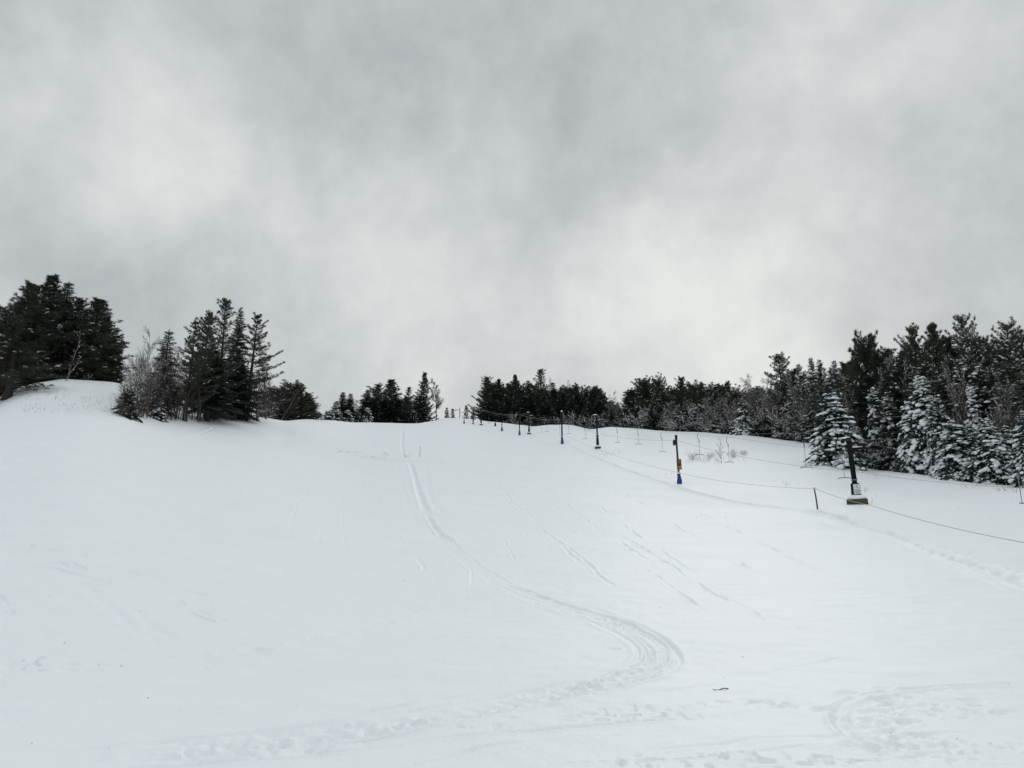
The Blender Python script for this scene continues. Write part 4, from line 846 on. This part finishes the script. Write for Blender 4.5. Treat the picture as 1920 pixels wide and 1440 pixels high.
# haul cables and tow bars
axis = [POLES[k]['P'][:2] for k in (1608, 1121, 992, 902)]
axis = np.array([axis[0]+(axis[0]-axis[1])*.55]+axis)
def on_axis(px, off):
    d = np.gradient(axis, axis=0); d /= np.linalg.norm(d, axis=1)[:, None]; A = axis+np.stack([-d[:, 1], d[:, 0]], 1)*-off
    t = np.linspace(0, len(A)-1, 4000); X = np.interp(t, range(len(A)), A[:, 0]); Y = np.interp(t, range(len(A)), A[:, 1])
    a, _ = pix_ae(px, 800); i = int(np.argmin(np.abs(np.arctan2(X, Y)-float(a)))); return X[i], Y[i]
def towbar(px, yt, yb, off, label, tee=True, w=1.05):
    X, Y = on_axis(px, off); zt = zat(px, yt, X, Y); zb = zat(px, yb, X, Y); g = float(height(X, Y)); zb = max(zb, g+.12); L = zt-zb
    r = empty('tow_bar', (X, Y, zb), label, 'tow bar', 'tow bars hanging from the lift cable', (0, 0, facing((X, Y))+.25))
    hk = L*.30 if tee else L*.18; sgn = 1 if tee else .4
    m = MB(); u = np.linspace(0, 1, 12); m.tube(np.stack([-.20*sgn*np.sin(u*3.0)*(1-.2*u), 0*u, L-hk*u], 1), .024, 7); m.build('hanger_hook', M['black'], r, True)
    m = MB(); m.tube([(0, 0, L-hk-.3), (0, 0, L-hk+.02)], [.06, .05], 8); m.build('spring_box', M['steel'], r, True)
    m = MB(); m.tube([(0, 0, 0), (0, 0, L-hk)], [.02, .022], 7); m.build('pole', M['steel'], r, True)
    if tee:
        m = MB(); u = np.linspace(-1, 1, 9); m.tube(np.stack([u*w/2, 0*u, .07*(1-u*u)-.02], 1), .03, 7); m.build('crossbar', M['dkwood'], r, True)
    else:
        m = MB(); m.tube([(-.14, 0, 0), (0, 0, -.03), (.14, 0, 0)], .035, 7); m.build('grip', M['steel'], r, True)
    return np.array([X, Y, zt])
SA = {}; SB = {}
for px, yt, yb, lab in [(1504,812,877,'tow bar hanging left of the broad snowy spruce'), (1309,813,853,'tow bar over the dry shrubs next to the signed pole'), (1196,803,833,'tow bar second right of the snowy block tower'), (1097,797,823,'tow bar just left of the snowy block tower'), (1026,789,809,'small tow bar left of the white capped pole')]: SA[px] = towbar(px, yt, yb, -.9, lab)
for px, yt, yb, lab in [(1573,848,897,'tow bar right beside the leaning lift tower'), (1363,819,867,'tow bar with its hook before the upright shrub'), (1240,810,847,'tow bar just left of the signed pole'), (1157,800,830,'tow bar first right of the snowy block tower'), (1066,793,813,'small tow bar right of the white capped pole'), (917,778,793,'tiny tow bar up the hill beneath the left end of the wood')]: SB[px] = towbar(px, yt, yb, 1.3, lab)
SB[1893] = towbar(1893, 876, 944, 1.3, 'pale tow bar without a crosspiece at the far right', False)
SA[1016] = towbar(1016, 790, 811, -.9, 'small plain tow bar left of the white capped pole', False)
SB[996] = towbar(996, 787, 806, 1.3, 'plain tow bar close to the small far lift tower', False)
SA[1051] = towbar(1049.5, 796, 817, -.6, 'plain tow bar right against the white capped pole', False)
SA[969] = towbar(967, 786, 800, -.9, 'tiny plain tow bar left of the navy padded pole', False)
def sagged(P, sag=.012):
    out = []
    for a, b in zip(P[:-1], P[1:]):
        L = np.linalg.norm(b-a); n = max(3, int(L/1.5)); t = np.linspace(0, 1, n, endpoint=False)[:, None]; out.append(a+(b-a)*t-UP*(4*t*(1-t)*L*sag))
    return np.vstack(out+[P[-1][None]])
def line(name, P, r, mat, label, cat, sag=.012, group=None):
    b = MB(); b.tube(sagged([np.asarray(p, float) for p in P], sag), r, 6); return b.build(name, M[mat], None, True, label=label, cat=cat, group=group)
def off(px, py, d): X, Y, Z = at(px, d); return np.array([X, Y, zat(px, py, X, Y)])
tl = [POLES[k]['left'] for k in (1608, 1121, 992, 902, 887)]; trr = [POLES[k]['right'] for k in (1608, 1121, 992, 902, 887)]
A = [off(2300, 800, 42), tl[0]]+[SA[k] for k in (1504, 1309, 1196)]+[tl[1]]+[SA[k] for k in (1097, 1051, 1026, 1016)]+[tl[2], SA[969]]+tl[3:]
B = [off(2300, 880, 42), SB[1893], trr[0]]+[SB[k] for k in (1573, 1363, 1240, 1157)]+[trr[1]]+[SB[k] for k in (1066, 996)]+[trr[2], SB[917]]+trr[3:]
line('haul_cable', A, .012, 'cable', 'thin haul cable over the upper brackets of the lift towers', 'cable', .003)
line('haul_cable', B, .012, 'cable', 'thin haul cable over the lower crossarms of the lift towers', 'cable', .003)
def on_pole(px, py): q = POLES[px]; X, Y = q['P'][:2]; return np.array([X, Y-.16, zat(px, py, X, Y)])
line('signal_rope', [on_pole(902, 769), on_pole(941, 776.5), on_pole(974, 777.5), on_pole(1054, 787), on_pole(1274, 826), off(1605, 886, 66), off(2100, 921, 52)], .016, 'rope', 'upper rope strung along the tops of the padded poles', 'rope', .017)
PB = base_of(1533, 955); ph = zat(1532, 914, PB[0], PB[1])-PB[2]
r = empty('fence_post', PB, 'short weathered wooden post carrying the rope left of the leaning tower', 'post', None, (0, math.radians(-4), .3))
m = MB(); m.tube([(0, 0, -.2), (.02, 0, ph*.5), (0, .01, ph)], [.062, .055, .05], 9); m.build('shaft', M['wood'], r, True)
m = MB(); m.tube([(0, 0, ph*.9), (0, 0, ph*.96)], [.07, .07], 9); m.build('rope_knot', M['rope'], r, True)
m = MB(); m.box((-.03, -.07, ph*.52), (.09, .05, .22), .01); m.build('splinter', M['wood'], r)
line('boundary_rope', [on_pole(1054, 812), on_pole(1274, 887), np.array([PB[0], PB[1]-.07, PB[2]+ph*.93]), off(1620, 949.5, 51), off(1920, 1025, 37), off(2200, 1098, 30)], .016, 'rope', 'low boundary rope running from the padded poles over the post to the right edge', 'rope', .010)
# thin cane by the tracks
P = base_of(787, 857); r = empty('marker_cane', P, 'thin upright cane on the bench beside the ski tracks', 'cane', None, (0, .02, 0))
h = zat(787, 837, P[0], P[1])-P[2]; m = MB(); m.tube([(0, 0, -.2), (0, 0, h)], [.035, .028], 7); m.build('cane', M['dkwood'], r, True); m = MB(); m.tube([(0, 0, h-.14), (0, 0, h)], [.045, .045], 7); m.build('tip', M['black'], r, True)
# ------------------------------------------------------------------ dry stems, twigs, crumbs
R = np.random.default_rng(77); b = MB(); P0 = []; P1 = []; r0 = []
def stems(x0, x1, y0, y1, n, hmin, hmax, rad=.012, lean=.4):
    for _ in range(n):
        g = ground(R.uniform(x0, x1), R.uniform(y0, y1))
        if g is None: continue
        h = R.uniform(hmin, hmax); d = np.array([R.normal(0, lean), R.normal(0, lean), 1]); p = np.array(g)-UP*.05; q = p+d*h*.6; s = q+np.array([d[0]*1.7+R.normal(0, .2), d[1]*1.7, .7])*h*.4
        P0.extend([p, q]); P1.extend([q, s]); r0.extend([rad, rad*.8])
for x0, x1, y0, y1, n, a, c in [(1283,1400,848,868,120,.25,.9), (1285,1345,855,870,60,.15,.6), (1120,1158,846,856,26,.2,.6), (1158,1165,838,850,4,.4,1.), (1045,1068,826,832,14,.2,.6), (1616,1624,918,926,7,.3,.7), (1870,1918,915,926,40,.15,.45), (1800,1850,908,918,18,.15,.4), (1470,1480,905,912,8,.1,.4),
    (40,150,758,776,60,.15,.5), (150,215,745,772,60,.15,.6), (20,130,730,752,90,.15,.6), (205,232,740,782,40,.3,1.2), (627,680,846,850,36,.1,.35), (690,722,855,860,30,.1,.3), (716,728,850,858,10,.3,.7), (755,770,855,859,12,.2,.6), (1175,1230,816,826,30,.1,.4), (1130,1180,812,820,26,.1,.4), (1410,1470,898,906,30,.05,.2), (1480,1520,902,908,14,.05,.2), (1590,1700,930,945,12,.1,.3), (1250,1262,885,892,5,.15,.4), (985,1010,806,816,14,.1,.3), (870,905,790,797,24,.1,.4), (1560,1640,868,882,26,.2,.6), (1640,1880,880,898,60,.15,.5)]:
    stems(x0, x1, y0, y1, n, a, c)
b.segs(P0, P1, r0, np.array(r0)*.7); b.build('dry_stems', M['straw'], None, label='dry grass and weed stems poking through the snow', cat='dry stems', kind='stuff')
b = MB(); LV = Scatter()
for x0, x1, y0, y1, n, s in [(0,1920,850,1430,60,.02), (600,1000,870,1150,40,.02), (1150,1900,860,1000,60,.03), (1100,1450,1200,1400,40,.012), (300,900,1150,1430,40,.012), (1300,1400,1285,1300,6,.012)]:
    for _ in range(n):
        g = ground(R.uniform(x0, x1), R.uniform(y0, y1))
        if g is not None: s_ = s*min(1, math.hypot(g[0], g[1])/30)**.7*.8; LV.put(int(R.integers(5)), np.array(g)+UP*.003, R.normal(0, 1, 3)*[1, 1, .1], UP, s_*R.uniform(.3, 1.5)*1.5, s_*R.uniform(.4, 1), s_*.5)
LV.flush(b, LUM); b.build('bark_crumbs', M['bark'], None, label='dark crumbs of bark and needles scattered on the snow', cat='debris', kind='stuff')
g = np.array(ground(1352, 1294)); b = MB(); u = np.linspace(-1, 1, 9)
b.tube(np.stack([u*.13, .05*u, .012+.01*np.sin(u*4)], 1), [.003, .005, .006, .007, .007, .006, .006, .005, .003], 6); b.tube([(.02, .01, .015), (.07, -.02, .03), (.10, -.03, .025)], [.004, .003, .002], 5)
o = b.build('fallen_twig', M['bark'], None, True, label='small dark twig lying on the snow at the lower right', cat='twig'); o.location = g
# ------------------------------------------------------------------ camera, light, sky
cd = bpy.data.cameras.new('camera'); cam = bpy.data.objects.new('camera', cd); COL.objects.link(cam)
cd.sensor_fit = 'HORIZONTAL'; cd.sensor_width = 36; cd.lens = 36*F/1920; cd.clip_start = .05; cd.clip_end = 8000
cam.location = CAM; cam.rotation_euler = (math.pi/2+PITCH, 0, 0); scene.camera = cam
def sky_dir(px, py): v = np.array(pix_dir(px, py), float); return v/np.linalg.norm(v)
SUN = sky_dir(1400, 520); sun_el = math.asin(SUN[2]); sun_az = math.atan2(SUN[0], SUN[1])
sl = bpy.data.lights.new('sun', 'SUN'); sl.energy = .7; sl.angle = math.radians(24); sl.color = (1, .965, .91)
so = bpy.data.objects.new('sun', sl); COL.objects.link(so); so.rotation_euler = Vector(SUN).to_track_quat('Z', 'Y').to_euler(); so.location = (0, 0, 60)
w = bpy.data.worlds.new('World'); scene.world = w; w.use_nodes = True; nt = w.node_tree; N, L = nt.nodes, nt.links
for n in list(N): N.remove(n)
out = N.new('ShaderNodeOutputWorld'); bg = N.new('ShaderNodeBackground'); bg.inputs['Strength'].default_value = .1; L.new(bg.outputs[0], out.inputs[0])
sky = N.new('ShaderNodeTexSky'); sky.sky_type = 'NISHITA'; sky.sun_disc = False; sky.sun_elevation = sun_el; sky.sun_rotation = sun_az
tc = N.new('ShaderNodeTexCoord')
def math_(op, a, b=None, c=None, clamp=False):
    n = N.new('ShaderNodeMath'); n.operation = op; n.use_clamp = clamp
    for i, v in enumerate((a, b, c)):
        if v is None: continue
        if isinstance(v, (int, float)): n.inputs[i].default_value = v
        else: L.new(v, n.inputs[i])
    return n.outputs[0]
def vmath(op, a, b=None, s=None):
    n = N.new('ShaderNodeVectorMath'); n.operation = op
    for i, v in enumerate((a, b)):
        if v is None: continue
        if isinstance(v, (tuple, list, np.ndarray)): n.inputs[i].default_value = tuple(map(float, v))
        else: L.new(v, n.inputs[i])
    if s is not None:
        if isinstance(s, (int, float)): n.inputs['Scale'].default_value = s
        else: L.new(s, n.inputs['Scale'])
    return n.outputs['Value'] if op in ('DOT_PRODUCT', 'LENGTH') else n.outputs['Vector']
def noise(vec, scale, detail=5, rough=.5, dist=0., lac=2.):
    n = N.new('ShaderNodeTexNoise'); n.inputs['Scale'].default_value = scale; n.inputs['Detail'].default_value = detail; n.inputs['Roughness'].default_value = rough; n.inputs['Distortion'].default_value = dist
    L.new(vec, n.inputs['Vector']); return n
D = tc.outputs['Generated']
sep = N.new('ShaderNodeSeparateXYZ'); L.new(D, sep.inputs[0])
# cloud deck seen in perspective
inv = math_('DIVIDE', 1.0, math_('MAXIMUM', math_('ADD', sep.outputs['Z'], .38), .05)); deck = vmath('SCALE', D, None, inv)
wn = noise(D, 3.2, 5, .55); wv = vmath('SUBTRACT', wn.outputs['Color'], (.5, .5, .5)); Dw = vmath('NORMALIZE', vmath('ADD', D, vmath('SCALE', wv, None, .20)))
BL = [(205,205,7,.44),(300,320,5,.2),(730,480,8,.20),(640,400,7,.12),(600,390,5,.1),(1400,560,10,.44),(1250,490,7,.16),(1500,600,8,.15),(1680,190,11,.30),(1620,120,8,.1),(980,640,12,.16),(820,560,8,.12),(1060,320,6,.06),(1330,80,7,.08),
      (850,255,10,-.26),(340,450,8,-.10),(350,550,9,.14),(60,340,11,-.16),(40,60,10,-.16),(1200,310,8,-.16),(1500,360,8,-.26),(1400,250,7,-.12),(1780,430,9,-.28),(1150,90,9,-.10),(600,120,8,-.10),(90,560,12,-.10),(1900,30,8,-.12),(1050,420,5,-.1),(1880,560,6,.05),(450,250,6,-.04)]
v = None
for px, py, rad, amp in BL:
    c = sky_dir(px, py); dt = vmath('DOT_PRODUCT', Dw, c); mr = N.new('ShaderNodeMapRange'); mr.interpolation_type = 'SMOOTHSTEP'; mr.inputs[1].default_value = math.cos(math.radians(rad*1.35)); mr.inputs[2].default_value = 1.0
    mr.inputs[3].default_value = 0; mr.inputs[4].default_value = amp*.5; L.new(dt, mr.inputs[0]); v = mr.outputs[0] if v is None else math_('ADD', v, mr.outputs[0])
n1 = noise(D, 5.2, 6, .55, .25); n2 = noise(D, 9, 7, .62, .15); n3 = noise(D, 22, 5, .6, .1)
v = math_('ADD', v, math_('MULTIPLY', math_('SUBTRACT', n1.outputs['Fac'], .5), .55)); v = math_('ADD', v, math_('MULTIPLY', math_('SUBTRACT', n2.outputs['Fac'], .5), .42)); v = math_('ADD', v, math_('MULTIPLY', math_('SUBTRACT', n3.outputs['Fac'], .5), .2)); v = math_('ADD', v, .46)
cr = N.new('ShaderNodeValToRGB'); L.new(v, cr.inputs[0]); e = cr.color_ramp; e.interpolation = 'B_SPLINE'
stops = [(0.0, srgb(157, 163, 166)), (.28, srgb(181, 186, 189)), (.5, srgb(201, 205, 206)), (.74, srgb(222, 225, 224)), (1.0, srgb(238, 240, 235))]
e.elements[0].position = 0; e.elements[0].color = stops[0][1]; e.elements[1].position = 1; e.elements[1].color = stops[-1][1]
for p, c in stops[1:-1]: q = e.elements.new(p); q.color = c
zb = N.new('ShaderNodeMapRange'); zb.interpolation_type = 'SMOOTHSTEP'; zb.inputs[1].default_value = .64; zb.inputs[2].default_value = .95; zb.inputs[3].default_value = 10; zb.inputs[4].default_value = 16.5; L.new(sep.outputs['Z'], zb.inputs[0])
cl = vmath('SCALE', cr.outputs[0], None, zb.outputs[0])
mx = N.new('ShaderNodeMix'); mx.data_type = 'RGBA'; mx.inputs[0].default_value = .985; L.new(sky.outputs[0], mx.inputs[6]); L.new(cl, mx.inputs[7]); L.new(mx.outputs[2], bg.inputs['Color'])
vs = scene.view_settings; vs.view_transform = 'Standard'; vs.look = 'None'; vs.exposure = 0; vs.gamma = 1; vs.use_curve_mapping = False
scene.cycles.max_bounces = 6; scene.cycles.diffuse_bounces = 3; scene.cycles.transparent_max_bounces = 4
